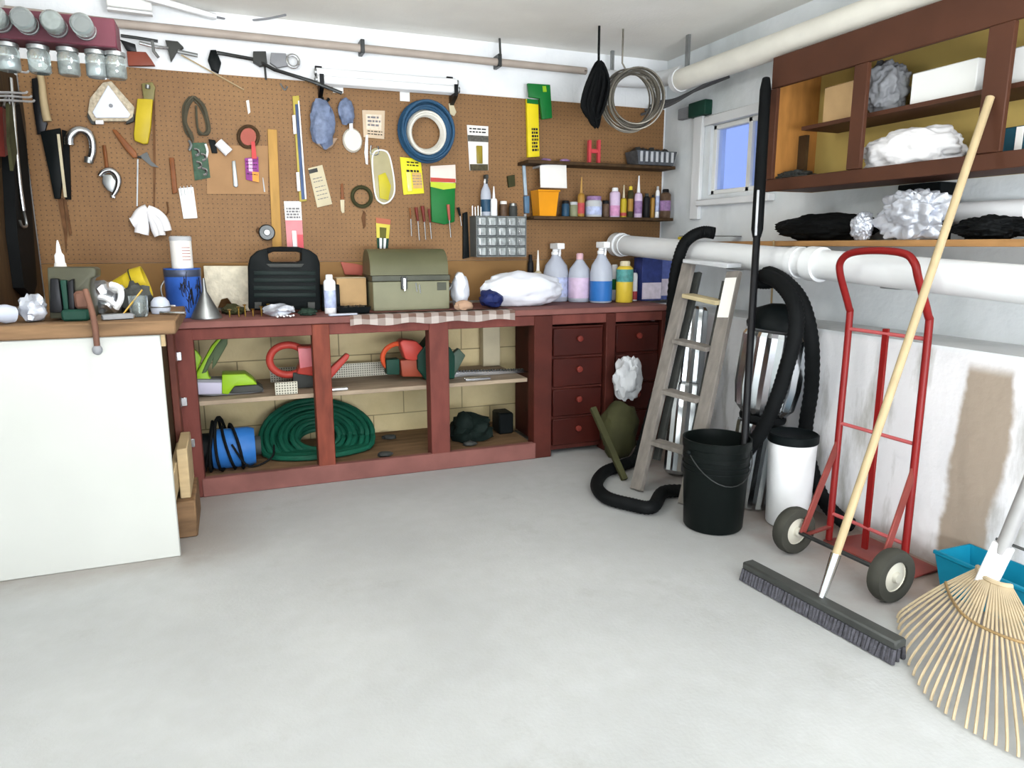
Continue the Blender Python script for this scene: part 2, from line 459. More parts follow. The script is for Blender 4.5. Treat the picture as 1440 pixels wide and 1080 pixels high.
# window
wf = MB()
for y0, y1, z0, z1 in ((WY0, WY0 + .035, WZ0, WZ1), (WY1 - .035, WY1, WZ0, WZ1), (WY0, WY1, WZ0, WZ0 + .03), (WY0, WY1, WZ1 - .03, WZ1), (3.60, 3.635, WZ0, WZ1)):
    wf.bb((XU + .02, y0, z0), (XU + .07, y1, z1), .004)
win = struct(wf.build('window_1', 'white_paint'))
MB().bb((XU + .04, WY0 + .03, WZ0 + .02), (XU + .046, WY1 - .03, WZ1 - .02)).build('window_pane', M('window_glass', '#dfe8ff', 0.05, trans=1.0, var=0.01, ior=1.1), win)
tr = MB(); tr.bb((XU - .05, WY0 - .08, WZ0 - .07), (XU - .0005, WY1 + .06, WZ0 - .03), .005)
tr.bb((XU - .03, 4.03, 1.45), (XU - .0005, 4.12, 2.12), .005); tr.bb((XU - .02, WY0 - .05, WZ1), (XU - .0005, WY1 + .06, WZ1 + .06), .005)
struct(tr.build('trim_1', 'pvc_white'))

# ================================================================== pegboard panels and benches
def pp(pts, Y): return [at(x, y, Y=Y) for x, y in pts]
peg = tag(MB().bb((-0.93, YP, 1.185), (2.89, YB - .0005, 2.205)).build('pegboard', 'pegboard_brown'), 'long brown pegboard panel on the back wall behind the workbench', 'pegboard')
fix_origin(peg)
tag(MB().bb((-0.93, YP, 0.925), (2.89, YB - .0005, 1.183)).build('backsplash_board', M('hardboard_tan', '#8b693f', 0.7, var=0.12, scale=3)), 'plain tan hardboard strip on the wall just above the bench top', 'board')

# ---- main bench
wb = thing('workbench', 'long red painted workbench with open shelf bays along the back wall', 'workbench', (0.7, 4.15, 0))
MB().bb((-0.93, YBF - .015, ZBT - .035), (2.585, YP - .005, ZBT), .004).build('worktop', 'red_paint_faded', wb)
MB().bb((-0.28, YBF, ZBT - .095), (2.585, YBF + .03, ZBT - .037), .003).build('apron', 'red_paint', wb)
for x0, x1, mt in ((-.285, -.195, 'red_paint'), (.378, .468, M('red_orange_paint', '#74392a', .65, var=.3, scale=6, stretch=(4, 4, 1))), (1.01, 1.122, 'red_paint'), (1.648, 1.765, 'red_paint_dark'), (2.13, 2.195, 'red_paint_dark'), (2.53, 2.585, 'red_paint_dark')):
    MB().bb((x0, YBF - .008, 0.0), (x1, YBF + .085, ZBT - .037), .004).build('post', mt, wb)
MB().bb((-0.21, YBF - .012, 0.0), (1.66, YBF + .03, 0.10), .004).build('base_rail', 'red_paint_faded', wb)
MB().bb((-0.9, YBF + .03, 0.06), (1.66, YP + .02, 0.085)).build('bottom_board', 'old_wood', wb)
MB().bb((-0.9, YBF + .09, 0.462), (1.645, YP + .02, 0.486), .002).build('shelf_board', M('shelf_grey', '#9a8a76', 0.7, var=0.2, scale=5, stretch=(1, 5, 5)), wb)
hg = [(251, 501), (259, 565), (270, 623)]
for hx, hy in hg:
    p = at(hx, hy, Y=YBF - .012)
    MB().box((p.x + .0, YBF - .012, p.z), (.03, .012, .045), .003).cyl((p.x - .016, YBF - .018, p.z - .024), (p.x - .016, YBF - .018, p.z + .024), .006).build('hinge', 'steel', wb)

# ---- drawer cabinets at the right end
def drawer_cab(x0, x1, label, zs):
    t = thing('drawer_cabinet', label, 'cabinet', ((x0 + x1) / 2, 4.1, 0), 'drawer cabinets under the bench')
    MB().bb((x0, YBF + .03, 0.03), (x1, YP - .02, ZBT - .11), .003).build('body', 'red_paint_dark', t)
    for z0, z1 in zs:
        d = MB().bb((x0 + .012, YBF + .008, z0), (x1 - .012, YBF + .03, z1), .006).build('drawer', M('drawer_red', '#3a130d', 0.45, var=0.25, scale=4), t)
        kx = (x0 + x1) / 2; kz = (z0 + z1) / 2 + .02
        MB().lathe([(.010, 0), (.008, .012), (.02, .02), (.018, .03), (0, .034)], (kx, YBF + .008, kz), (0, -1, 0), 14).build('knob', 'maroon_handle', d)
    return t
zs = [(.62, .79), (.43, .605), (.245, .415), (.06, .23)]
drawer_cab(1.768, 2.127, 'dark red cabinet of four drawers between the wide red post and the narrow post', zs)
drawer_cab(2.198, 2.527, 'dark red drawer cabinet at the far right end of the bench behind the ladder', zs)
# pale timber upright at the right end of the open bays
tag(MB().bb((1.52, 4.40, 0.49), (1.64, 4.465, .87), .003).build('timber_offcut', 'paper_cream'), 'pale timber offcut standing on the shelf beside the drawers', 'wood')

# ---- nearer bench on the left with the white front
sb = thing('side_bench', 'white fronted bench with a thick worn wood top at the left edge', 'workbench', (-.58, 3.45, 0))
MB().bb((-0.945, 3.09, .935), (-0.215, 3.82, .99), .006).build('worktop', 'old_wood', sb)
MB().bb((-0.945, 3.105, .0), (-0.275, 3.125, .934), .004).build('front_panel', 'panel_white', sb)
MB().bb((-0.945, 3.126, .885), (-0.26, 3.165, .934)).build('rail', 'pine', sb)
MB().bb((-0.335, 3.166, .05), (-0.305, 3.80, .93)).build('end_panel', 'dark_wood', sb)
MB().bb((-0.303, 3.70, .0), (-0.272, 3.82, .93), .004).build('leg', M('brown_red', '#6a3b30', .6, var=.25, scale=6), sb)
MB().bb((-0.302, 3.14, .22), (-0.278, 3.72, .34), .004).build('stretcher', 'pine', sb)
tag(MB().bb((-0.300, 3.30, .002), (-0.215, 3.66, .17), .006).build('timber_block', 'old_wood'), 'brown timber block on the floor against the end of the white fronted bench', 'wood')
tag(MB().bb((-0.276, 3.34, .172), (-0.232, 3.66, .40), .004).build('timber_block', 'pine'), 'pale pine block standing on the brown block beside the white panel', 'wood')

# ---- things on the middle shelf (bench shelf top .486)
ZS = .486; FLOORZ = ZS + .004
t = thing('handheld_sander', 'lime green and grey cordless tool with upright handle on the shelf beside the first post', 'power tool', (0.0, 4.1, ZS), 'power tools on the bench shelf')
def kprism(pts, Y0, Y1, name, mat, par, bev=.006):
    a = pp(pts, Y0)
    for v in a: v.z = max(v.z, FLOORZ)
    return MB().prism(a, (0, Y1 - Y0, 0), bev).build(name, mat, par)
Yk = 4.04
kprism([(266, 534), (314, 534), (314, 552), (372, 551), (345, 557), (300, 558), (266, 555)], Yk, Yk + .12, 'base', 'mid_grey', t)
kprism([(312, 527), (345, 526), (356, 534), (362, 541), (330, 543), (321, 555), (312, 554)], Yk - .01, Yk + .13, 'motor_housing', 'lime_plastic', t)
kprism([(329, 544), (362, 541), (371, 547), (368, 551), (322, 554)], Yk - .004, Yk + .124, 'nose', 'dark_grey', t)
kprism([(266, 538), (312, 538), (312, 554), (266, 555)], Yk - .012, Yk + .132, 'side_cover', M('lavender_grey', '#b3b0c4', .4, var=.05), t, .004)
kprism([(270, 536), (285, 509), (297, 487), (309, 474), (316, 473), (301, 492), (290, 515), (294, 530), (300, 536)], Yk + .03, Yk + .10, 'handle', 'lime_plastic', t)
kprism([(283, 526), (292, 505), (303, 487), (313, 474), (320, 474), (320, 484), (303, 514), (298, 520), (299, 506), (290, 524)], Yk + .025, Yk + .105, 'grip', M('green_grey', '#4d5c40', .6, var=.2), t)
kprism([(264, 489), (276, 493), (284, 504), (276, 527), (264, 534)], Yk + .05, Yk + .09, 'guard', 'lime_plastic', t)

t = thing('hedge_trimmer', 'red hedge trimmer with a loop handle behind the second post on the shelf', 'power tool', (.33, 4.15, ZS), 'power tools on the bench shelf')
cpt = at(405, 506, Y=4.12)
rr = [at(405 + 26 * math.cos(a), 506 + 21 * math.sin(a), Y=4.12) for a in [2 * PI * i / 12 for i in range(12)]]
MB().tube(rr, .021, 10, True, 3).build('loop_handle', 'red_plastic', t)
kprism([(417, 487), (450, 487), (462, 497), (462, 527), (446, 530), (417, 526), (424, 506)], 4.07, 4.18, 'motor_housing', 'red_plastic', t, .01)
kprism([(419, 490), (446, 490), (446, 514), (422, 518)], 4.062, 4.072, 'side_label', M('pink_red', '#e0838a', .4, var=.08), t, .002)
kprism([(458, 524), (487, 497), (492, 499), (490, 505), (464, 535), (456, 540)], 4.10, 4.14, 'front_handle', 'red_plastic', t)
kprism([(412, 524), (450, 528), (450, 554), (412, 552)], 4.09, 4.16, 'foot', 'dark_grey', t)

t = tag(MB().bb((at(380, 530, Y=4.36).x, 4.355, ZS + .001), (at(560, 530, Y=4.36).x, 4.362, ZS + .085)).build('perforated_strip', 'perforated_metal'), 'long strip of perforated metal standing at the back of the shelf', 'metal strip')
t = tag(MB().bb((at(386, 540, Y=3.97).x, 3.955, ZS + .001), (at(418, 540, Y=3.97).x, 3.965, ZS + .07), .002).build('perforated_tray', 'perforated_metal'), 'small pale perforated plate on the shelf below the red loop handle', 'metal plate')

t = thing('chainsaw', 'red and dark green chainsaw with a long toothed bar behind the third post', 'power tool', (1.0, 4.1, ZS), 'power tools on the bench shelf')
rr = [at(563 + 25 * math.cos(a), 503 + 20 * math.sin(a), Y=4.12) for a in [PI * .55 + PI * i / 9 for i in range(10)]]
MB().tube(rr, .015, 8, False, 2).build('rear_handle', M('orange_red', '#c9502c', .45, var=.1), t)
kprism([(562, 482), (567, 478), (586, 480), (596, 490), (594, 503), (582, 508), (570, 505)], 4.06, 4.17, 'motor_housing', 'red_plastic', t, .008)
kprism([(543, 506), (562, 505), (562, 527), (544, 527)], 4.08, 4.16, 'battery', 'dark_green', t)
kprism([(563, 507), (598, 504), (597, 530), (566, 530)], 4.08, 4.16, 'lower_housing', M('dull_red', '#93442f', .5, var=.15), t)
kprism([(587, 500), (606, 475), (634, 489), (640, 500), (640, 535), (600, 540), (588, 520)], 4.05, 4.18, 'front_guard', 'dark_green', t, .008)
kprism([(634, 500), (646, 490), (649, 494), (655, 500), (640, 528), (632, 530)], 4.09, 4.14, 'hand_guard', M('grey_green', '#4b5c50', .5, var=.15), t)
bar = [at(636, 524, Y=4.10), at(735, 521, Y=4.10), at(746, 524, Y=4.10), at(738, 529, Y=4.10), at(636, 535, Y=4.10)]
for v in bar: v.z = max(v.z, FLOORZ)
bo = MB().prism(bar, (0, .012, 0)).build('guide_bar', 'steel', t)
ch = MB()
for i in range(26):
    p = bar[0].lerp(bar[1], i / 25)
    ch.box((p.x, 4.106, p.z + .006), (.012, .016, .012), 0, Matrix.Rotation(.5, 3, 'Y'))
stuff(ch.build('saw_chain', 'dark_steel', bo))
tag(MB().box((at(672, 540, Y=3.97).x, 3.975, ZS + .009), (.16, .03, .016), .003).build('metal_bar', 'steel'), 'short shiny metal bar on the shelf edge right of the third post', 'metal bar')
tag(MB().box((at(475, 545, Y=3.97).x, 3.972, ZS + .009), (.11, .03, .016), .003).build('metal_bar', 'steel'), 'short shiny metal bar on the shelf edge right of the second post', 'metal bar')

# ---- bottom board things (top z .085)
ZB = .086
t = thing('electric_pump', 'blue cylindrical pump wrapped in black cord on the bottom board', 'pump', (.06, 4.05, ZB))
p0 = at(299, 634, Y=4.05); p1 = at(359, 632, Y=4.05); rp = (at(320, 603, Y=4.05).z - ZB) / 2
zc = ZB + rp
MB().lathe([(0, 0), (rp * .92, 0), (rp, .015), (rp, p1.x - p0.x - .03), (rp * .9, p1.x - p0.x), (0, p1.x - p0.x)], (p0.x, 4.05, zc), (1, 0, 0), 28).build('body', 'blue_plastic', t)
MB().cyl((p1.x, 4.05, zc), (p1.x + .03, 4.05, zc), .055, .05).build('end_cap', 'dark_grey', t)
MB().lathe([(0, 0), (rp * .85, 0), (rp * .85, .069), (.05, .0695), (0, .0695)], (p0.x - .07, 4.05, zc), (1, 0, 0), 20).build('rear_cap', 'black_plastic', t)
cd = MB()
random.seed(3)
for i in range(5):
    xx = p0.x - .02 + .035 * i; Rr = rp + .012 + .01 * (i % 3)
    cd.tube([(xx + .03 * math.sin(a * 1 + i), 4.05 + Rr * math.cos(a), max(ZB + .011, zc + Rr * math.sin(a) + (.035 if i < 3 else .0) * max(0, math.sin(a)))) for a in [2 * PI * j / 20 for j in range(20)]], .008, 7, True)
cd.tube([(p0.x + .1, 3.93, zc + .05), (p0.x + .16, 3.915, zc - .06), (p0.x + .22, 3.92, ZB + .03), (p0.x + .30, 3.96, ZB + .06), (p0.x + .315, 4.02, zc)], .006, 7, False, 5)
cd.build('power_cord', 'black_rubber', t)

# green hose: coil leaning back against the wall
hm = MB(); ax = Vector((0.0, -.62, .78)).normalized(); q = ax.to_track_quat('Z', 'Y').to_matrix()
cc = at(447, 617, Y=4.235)
pts = []
random.seed(5)
turns = 21
for k in range(turns):
    lay = k % 3; ring = k // 3
    Rr = .295 - ring * .031 + random.uniform(-.006, .006); off = (lay - 1) * .03
    for j in range(36):
        a = 2 * PI * j / 36
        v = q @ Vector((Rr * 1.08 * math.cos(a), Rr * .92 * math.sin(a), off + .006 * math.sin(3 * a + k)))
        p = cc + v
        p.z = max(p.z, ZB + .019); p.y = min(p.y, YB - .03)
        pts.append(p)
hm.tube(pts, .016, 8)
tag(hm.build('garden_hose', 'hose_green'), 'dark green garden hose coiled on the bottom board behind the second post', 'hose')

t = MB(); p = at(664, 612, Y=4.08)
t.blob((p.x, 4.1, ZB + .075), (.135, .12, .09), .45, 2.2, 4, 3, ZB + .001)
t.blob((p.x - .06, 4.06, ZB + .12), (.06, .06, .07), .3, 2, 8, 2, ZB + .001)
tag(t.build('work_bag', M('blackgreen', '#16201d', .7, var=.25, bump=.3, bscale=20)), 'crumpled blackish green bag on the bottom board right of the third post', 'bag')
p = at(740, 606, Y=4.2)
tag(MB().bb((1.535, 4.14, ZB + .001), (1.635, 4.28, ZB + .14), .01).build('storage_box', 'black_plastic'), 'small black box on the bottom board against the drawer cabinet', 'box')
# loose debris on the bottom board
for i, (x, y, r_) in enumerate(((.76, 3.94, .03), (1.28, 3.97, .028), (.86, 4.3, .03))):
    tag(MB().blob((x, y, ZB + .014), (r_ * 1.6, r_, .017), .4, 2.5, i + 11, 2, ZB + .001).build('rag', 'dark_grey'), ('dark rag scrap lying right of the green hose coil', 'dark rag scrap in front of the crumpled black bag', 'dark rag scrap against the wall between second and third posts')[i], 'rag', 'rag scraps on the bottom board')

# ================================================================== things hanging on the pegboard
YF0 = YP - .0008           # front face of the board
def wp(pts, dy=0.0): return [at(x, y, Y=YP - dy) for x, y in pts]
def wprism(pts, t, name, mat, par=None, off=0.0, bev=0.0):
    # outline on the board, 'off' in front of it, t thick towards the room
    a = [Vector((p.x, YF0 - off - t, p.z)) for p in wp(pts)]
    return MB().prism(a, (0, t, 0), bev).build(name, mat, par)
def rect(x0, y0, x1, y1): return [(x0, y0), (x1, y0), (x1, y1), (x0, y1)]
def wthing(name, label, cat, px, py, group=None):
    p = at(px, py, Y=YP); return thing(name, label, cat, (p.x, YF0, p.z), group)
def quad(tl, tr, br, bl):
    def f(u, v):
        x = (tl[0] * (1 - u) + tr[0] * u) * (1 - v) + (bl[0] * (1 - u) + br[0] * u) * v
        y = (tl[1] * (1 - u) + tr[1] * u) * (1 - v) + (bl[1] * (1 - u) + br[1] * u) * v
        return (x, y)
    return f
def sub(q, u0, v0, u1, v1): return [q(u0, v0), q(u1, v0), q(u1, v1), q(u0, v1)]
def wlines(q, rows, name, mat, par, off, u0=.12, u1=.88, h=.035, seed=1):
    rnd = random.Random(seed); b = MB()
    for v in rows:
        u = u0
        while u < u1 - .05:
            w = rnd.uniform(.08, .22); e = min(u + w, u1)
            a = [Vector((p.x, YF0 - off - .0008, p.z)) for p in wp(sub(q, u, v, e, v + h))]
            b.prism(a, (0, .0008, 0)); u = e + .04
    return b.build(name, mat, par)
def wtube(pts, r, off, n=8, smoothk=4, closed=False, mb=None):
    b = mb or MB()
    return b.tube([Vector((p.x, YF0 - off, p.z)) for p in wp(pts)], r, n, closed, smoothk)

# small raised hardboard panel
tag(wprism(rect(291, 205, 377, 273), .006, 'hardboard_panel', M('panel_brown', '#a17d58', .7, var=.1)), 'small raised hardboard panel on the pegboard behind the red strap', 'board')

# 1 axe / machete with a light wooden handle
t = wthing('hand_axe', 'black bladed tool with a light wooden handle hanging at the pegboard left end', 'tool', 66, 170)
wtube([(59, 104), (62, 120), (64, 140), (67, 160), (70, 173)], lambda u: .014 + .007 * u, .05, 10, 5).build('handle', 'handle_wood', t)
wprism([(46, 112), (57, 110), (62, 140), (68, 175), (64, 190), (54, 190), (48, 150)], .02, 'blade', 'black_metal', t, .005, .003)
# 2 black sheath with long blade
t = wthing('machete_sheath', 'black tapering sheath with a pale strip and long rusty blade below', 'tool', 80, 230)
wprism([(58, 186), (86, 181), (90, 240), (86, 280), (78, 280), (70, 240)], .025, 'sheath', 'black_plastic', t, .002, .003)
wprism([(88, 183), (98, 186), (101, 281), (93, 281)], .02, 'side_sheath', 'black_rubber', t, .004, .003)
wprism([(82, 190), (86, 190), (96, 278), (92, 278)], .006, 'pale_strip', 'paper_cream', t, .03)
wprism([(82, 280), (89, 278), (95, 325), (94, 355), (91, 330)], .006, 'blade', 'rusty_iron', t, .003)
wprism([(90, 280), (94, 280), (102, 328), (99, 332)], .005, 'spike', 'rusty_iron', t, .012)
# 3 steel hook
t = wthing('steel_hook', 'polished steel U shaped hook hanging beside the black sheath', 'hook', 118, 200)
wtube([(101, 206), (101, 196), (107, 188), (116, 185), (126, 189), (132, 199), (133, 215), (129, 229)], lambda u: .024 - .006 * u, .056, 12, 5).build('hook_bar', 'steel', t)
wtube([(128, 223), (127, 231)], .021, .056, 10, 0).build('tip', 'dull_steel', t)
# 4 adjustable wrench with round jaw
t = wthing('chain_wrench', 'silver round jawed wrench with a brown shaft below the steel hook', 'wrench', 155, 245)
wtube([(147, 205), (149, 220), (151, 238)], .009, .015, 8, 2).build('shaft', 'brown_handle', t)
wtube([(141, 248), (147, 242), (156, 240), (164, 245), (168, 254), (166, 266), (160, 276)], lambda u: .011 + .006 * math.sin(u * PI), .03, 10, 5).build('jaw', 'steel', t)
wprism([(146, 246), (158, 246), (165, 256), (160, 272), (152, 268), (145, 258)], .03, 'body', 'dull_steel', t, .003, .004)
wprism([(156, 272), (165, 272), (163, 280), (157, 279)], .03, 'lower_tip', 'chrome', t, .003, .003)
# 5 triangular white reel
t = wthing('line_reel', 'white triangular reel wound with pale cord near the jars', 'reel', 157, 150)
wprism([(146, 118), (158, 116), (190, 152), (188, 166), (180, 172), (132, 172), (125, 160), (128, 140)], .035, 'cord_winding', M('pale_cord', '#b8ad98', .9, var=.3, scale=60, bump=.5, bscale=80), t, .003, .004)
wprism([(154, 122), (185, 163), (182, 168), (137, 168), (132, 160)], .012, 'face_plate', M('pale_blue_white', '#dde3ee', .4, var=.05), t, .040, .004)
MB().cyl((at(158, 151, Y=YP).x, YF0 - .052, at(158, 151, Y=YP).z), (at(158, 151, Y=YP).x, YF0 - .060, at(158, 151, Y=YP).z), .010, .008, 12).build('hub', 'mid_grey', t)
wprism([(125, 160), (133, 168), (135, 176), (130, 176), (124, 166)], .03, 'corner_cap', 'dark_grey', t, .004, .002)
wprism([(181, 164), (190, 162), (189, 172), (178, 176)], .03, 'corner_cap', 'dark_grey', t, .004, .002)
wprism([(136, 170), (147, 170), (147, 176), (136, 176)], .03, 'foot', 'white_plastic', t, .008, .002)
# 6 yellow torpedo level / saw handle with blade
t = wthing('yellow_grip_saw', 'yellow handled tool hanging on a long brown rod', 'tool', 203, 160)
wprism([(194, 140), (216, 141), (213, 180), (209, 203), (203, 204), (190, 199), (189, 190)], .03, 'grip', 'yellow_plastic', t, .006, .006)
wprism([(200, 119), (215, 117), (219, 124), (217, 143), (203, 143)], .028, 'head', M('olive_grey', '#7b7448', .5, var=.2), t, .004, .004)
wtube([(209, 122), (209, 127)], .012, .045, 10, 0).build('knob', 'dull_steel', t)
tag(wprism([(215, 138), (218, 138), (219, 235), (218, 292), (216, 292), (216, 235)], .008, 'brown_rod', 'rusty_iron', None, .002), 'long thin rusty rod hanging behind the white gloves', 'rod')
# 7 rusty trowel on the diagonal
t = wthing('pointing_trowel', 'rusty pointed trowel hanging diagonally below the white triangular reel', 'trowel', 190, 215)
wprism([(158, 183), (164, 183), (192, 214), (194, 222), (188, 223), (176, 210)], .02, 'handle', 'brown_handle', t, .003, .004)
wprism([(196, 220), (207, 214), (213, 227), (224, 236), (213, 234)], .005, 'blade', 'dark_steel', t, .006)
wtube([(191, 220), (199, 222)], .006, .01, 8, 0).build('tang', 'dark_steel', t)
# thin rod left of the brown one
tag(wprism([(193, 224), (195, 224), (194, 290), (192, 290)], .006, 'steel_rod', 'dull_steel', None, .002), 'thin pale steel rod hanging just above the white gloves', 'rod')
# 8 white work gloves
t = wthing('work_gloves', 'pair of white cloth work gloves draped over a peg', 'gloves', 212, 300)
def finger(pts, r): return wtube(pts, r, .035, 10, 4)
b = MB()
for pts, r in (([(209, 295), (199, 300), (192, 311), (187, 314)], .030), ([(207, 296), (202, 308), (198, 322), (197, 328)], .026), ([(205, 296), (204, 310), (205, 322), (204, 330)], .022)):
    wtube(pts, r, .035, 10, 4, mb=b)
b.build('glove', 'white_cloth', t)
b = MB()
for pts, r in (([(209, 295), (221, 300), (231, 310), (236, 325)], .025), ([(210, 297), (219, 308), (226, 320), (228, 331)], .022), ([(211, 299), (216, 312), (219, 324), (223, 332)], .019)):
    wtube(pts, r, .045, 10, 4, mb=b)
b.build('glove', 'white_cloth', t)
# curved wire hook right of the gloves
tag(wtube([(235, 284), (237, 293), (236, 300), (231, 304)], .004, .02, 6, 4).build('wire_hook', 'rusty_iron'), 'thin rusty wire hook right of the white gloves', 'hook')
# 9 looped cord
t = MB(); rnd = random.Random(2)
for k in range(6):
    dx = rnd.uniform(-4, 4); w = rnd.uniform(.7, 1.0)
    wtube([(271 + dx, 137), (262 + dx, 150), (260 + dx * .5, 172), (266 + dx, 188), (272, 196 + k)], .006, .014 + .004 * k, 6, 4, mb=t)
    wtube([(271 + dx, 137), (283 + dx, 148), (290 + dx * .6, 165), (293 + dx * .6, 184), (285 + dx, 190), (278, 180), (276, 150)], .006, .012 + .004 * k, 6, 4, mb=t)
tag(t.build('cord_hank', 'grey_cord'), 'hank of dark grey cord looped over a peg', 'cord')
# 10 green carded kit
t = wthing('tool_card', 'green card with small steel parts hung below the grey cord hank', 'package', 281, 225)
q = quad((268, 201), (290, 201), (296, 250), (274, 254))
wprism(sub(q, 0, 0, 1, 1), .006, 'card', M('slate_green', '#3f5a48', .6, var=.3, scale=40), t, .003, .001)
b = MB()
for u, v in ((.3, .25), (.7, .4), (.35, .6), (.65, .8)):
    x, y = q(u, v); wtube([(x - 3, y - 4), (x + 3, y - 2), (x + 3, y + 4), (x - 1, y + 5)], .007, .016, 6, 3, mb=b)
b.build('steel_parts', 'steel', t)
wtube([(266, 198), (269, 205), (266, 212)], .008, .014, 8, 3).build('clip', 'dull_steel', t)
wtube([(289, 203), (292, 214), (289, 224)], .006, .014, 8, 3).build('clip', 'white_plastic', t)
# 11 black clip with white roll
t = wthing('tape_clip', 'black clip holding a small white cylinder', 'clip', 309, 208)
wprism([(293, 196), (303, 198), (306, 216), (298, 216)], .02, 'clip_body', 'black_plastic', t, .003, .003)
a = at(307, 201, Y=YP); c_ = at(322, 216, Y=YP)
MB().cyl((a.x, YF0 - .035, a.z), (c_.x, YF0 - .035, c_.z), .026, .028, 14).build('roll', 'white_plastic', t)
# 12 brown handle
tag(wprism([(238, 222), (245, 222), (250, 271), (243, 273)], .016, 'wood_rasp', 'brown_handle', None, .002, .004), 'plain brown wooden handle left of the green card', 'handle')
# 13 bright clear packet
t = wthing('clear_packet', 'bright clear plastic packet of white parts below the brown handle', 'package', 264, 285)
q = quad((251, 265), (272, 263), (278, 307), (258, 308))
wprism(sub(q, 0, 0, 1, 1), .014, 'packet', M('bright_white', '#f6f8fa', .25, var=.02, coat=.5), t, .002, .004)
b = MB()
for u in (.12, .35, .58, .82):
    wprismq = [Vector((p.x, YF0 - .020, p.z)) for p in wp(sub(q, u, -.05, u + .06, .25))]; b.prism(wprismq, (0, .004, 0))
b.build('tines', 'light_grey', t)
# 14 red strap with purple package
t = wthing('strap_package', 'purple and orange packaged strap with a red band and dark ring', 'package', 350, 215)
wtube([(349 + 14 * math.cos(a), 193 + 15 * math.sin(a)) for a in [2 * PI * i / 14 for i in range(14)]], .008, .02, 8, 3, True).build('ring', 'dark_wood', t)
wprism([(349 + 11 * math.cos(a), 193 + 12 * math.sin(a)) for a in [2 * PI * i / 16 for i in range(16)]], .008, 'disc', 'terracotta', t, .012)
wprism([(353, 200), (358, 200), (361, 224), (354, 224)], .006, 'band', M('bright_red', '#c04040', .5, var=.1), t, .022)
q = quad((344, 223), (363, 221), (364, 257), (346, 253))
wprism(sub(q, 0, 0, 1, 1), .012, 'card', 'magenta_card', t, .008, .001)
wprism(sub(q, .5, .6, 1, 1), .0015, 'orange_corner', M('orange_print', '#e79a3c', .5, var=.2), t, .021)
wprism(sub(q, .25, .05, .55, .6), .0015, 'pink_print', M('pink_print', '#e2b6d8', .5, var=.2, scale=60), t, .021)
wlines(q, (.15, .3, .45, .7), 'printed_text', 'ink', t, .0228, .1, .9, .03, 4)
# 15 small pin, nail, peg bits
tag(wprism([(326, 227), (331, 226), (335, 262), (332, 264), (328, 262)], .008, 'punch', 'dull_steel', None, .008, .002), 'short steel punch hanging on the raised hardboard panel', 'punch')
tag(wprism([(369, 250), (370, 250), (373, 270), (371, 270)], .004, 'nail_set', 'light_grey', None, .007), 'tiny pale pin at the panel edge beside the wooden batten', 'pin')
tag(wprism([(346, 142), (350, 141), (352, 158), (349, 161)], .006, 'cord_tag', 'paper_white', None, .002, .001), 'small white tag hanging above the red strap package', 'tag')
b = MB()
b.tube([(at(255, 78, Y=YP).x, YF0 - .012, at(255, 78, Y=YP).z), (at(343, 127, Y=YP).x, YF0 - .012, at(343, 127, Y=YP).z)], .004, 6)
tag(b.build('thin_dowel', 'handle_wood'), 'thin pale dowel slanting across the top of the pegboard', 'rod')
# 16 yardstick / batten
t = tag(wprism([(376, 182), (389, 183), (396, 346), (383, 348)], .014, 'wooden_batten', 'tan_plank', None, .001, .002), 'tall tan wooden batten standing upright behind the black case', 'wood')
# 17 long level
t = wthing('long_blade_pack', 'long narrow yellow and navy packaged saw blade hanging upright', 'package', 420, 215)
q = quad((411, 136), (420, 135), (431, 283), (421, 284))
wprism(sub(q, 0, 0, 1, 1), .012, 'sleeve', M('olive_yellow', '#b3a24a', .5, var=.2), t, .002, .001)
wprism(sub(q, .3, .08, .75, .98), .004, 'blade', M('blade_navy', '#33425e', .35, .4, var=.2), t, .0145)
wprism(sub(q, .78, .05, .98, .98), .004, 'clear_edge', 'white_plastic', t, .0145)
for v0, v1 in ((.18, .36), (.72, .9)):
    wprism(sub(q, -.25, v0, .22, v1), .010, 'blister', 'white_plastic', t, .0145, .003)
# 18 bags
t = wthing('netting_bag', 'clear bag of blue grey material hanging from the pegboard top', 'bag', 455, 170)
p = at(455, 175, Y=YP)
MB().blob((p.x - .012, YF0 - .05, p.z), (.072, .045, .14), .22, 2.5, 3, 3).build('filling', 'blue_bag', t)
wprism([(438, 195), (474, 195), (466, 208), (457, 212), (446, 205)], .02, 'bag_bottom', M('clear_brown', '#a88f78', .3, var=.2), t, .01, .004)
wtube([(452, 138), (455, 146), (462, 140)], .008, .03, 8, 4).build('neck_tie', 'black_plastic', t)
t = wthing('spoon_pack', 'blue grey packet with a rounded white disc hanging at its foot', 'package', 485, 170)
p = at(480, 158, Y=YP)
MB().blob((p.x + .022, YF0 - .04, p.z), (.046, .033, .075), .2, 2.5, 9, 3).build('packet', 'blue_bag', t)
wprism([(490, 165), (494, 165), (495, 185), (490, 185)], .008, 'stem', 'white_plastic', t, .03)
p = at(495, 198, Y=YP)
MB().lathe([(0, 0), (.052, 0), (.058, .012), (.05, .03), (0, .036)], (p.x, YF0 - .002, p.z), (0, -1, 0), 22, 1, 1.2).build('disc', M('off_white', '#dcd8cc', .5, var=.06), t)
# 19 beige card
t = wthing('parts_card', 'slanted beige card of hardware hanging right of the long blade pack', 'package', 450, 262)
q = quad((433, 237), (453, 232), (467, 287), (446, 292))
wprism(sub(q, 0, 0, 1, 1), .006, 'card', 'paper_cream', t, .002, .001)
wprism(sub(q, .0, .04, .6, .14), .0015, 'header', 'dark_grey', t, .0085)
wlines(q, (.28, .36, .5, .6, .7, .8), 'printed_text', 'grey_ink', t, .0085, .15, .85, .02, 6)
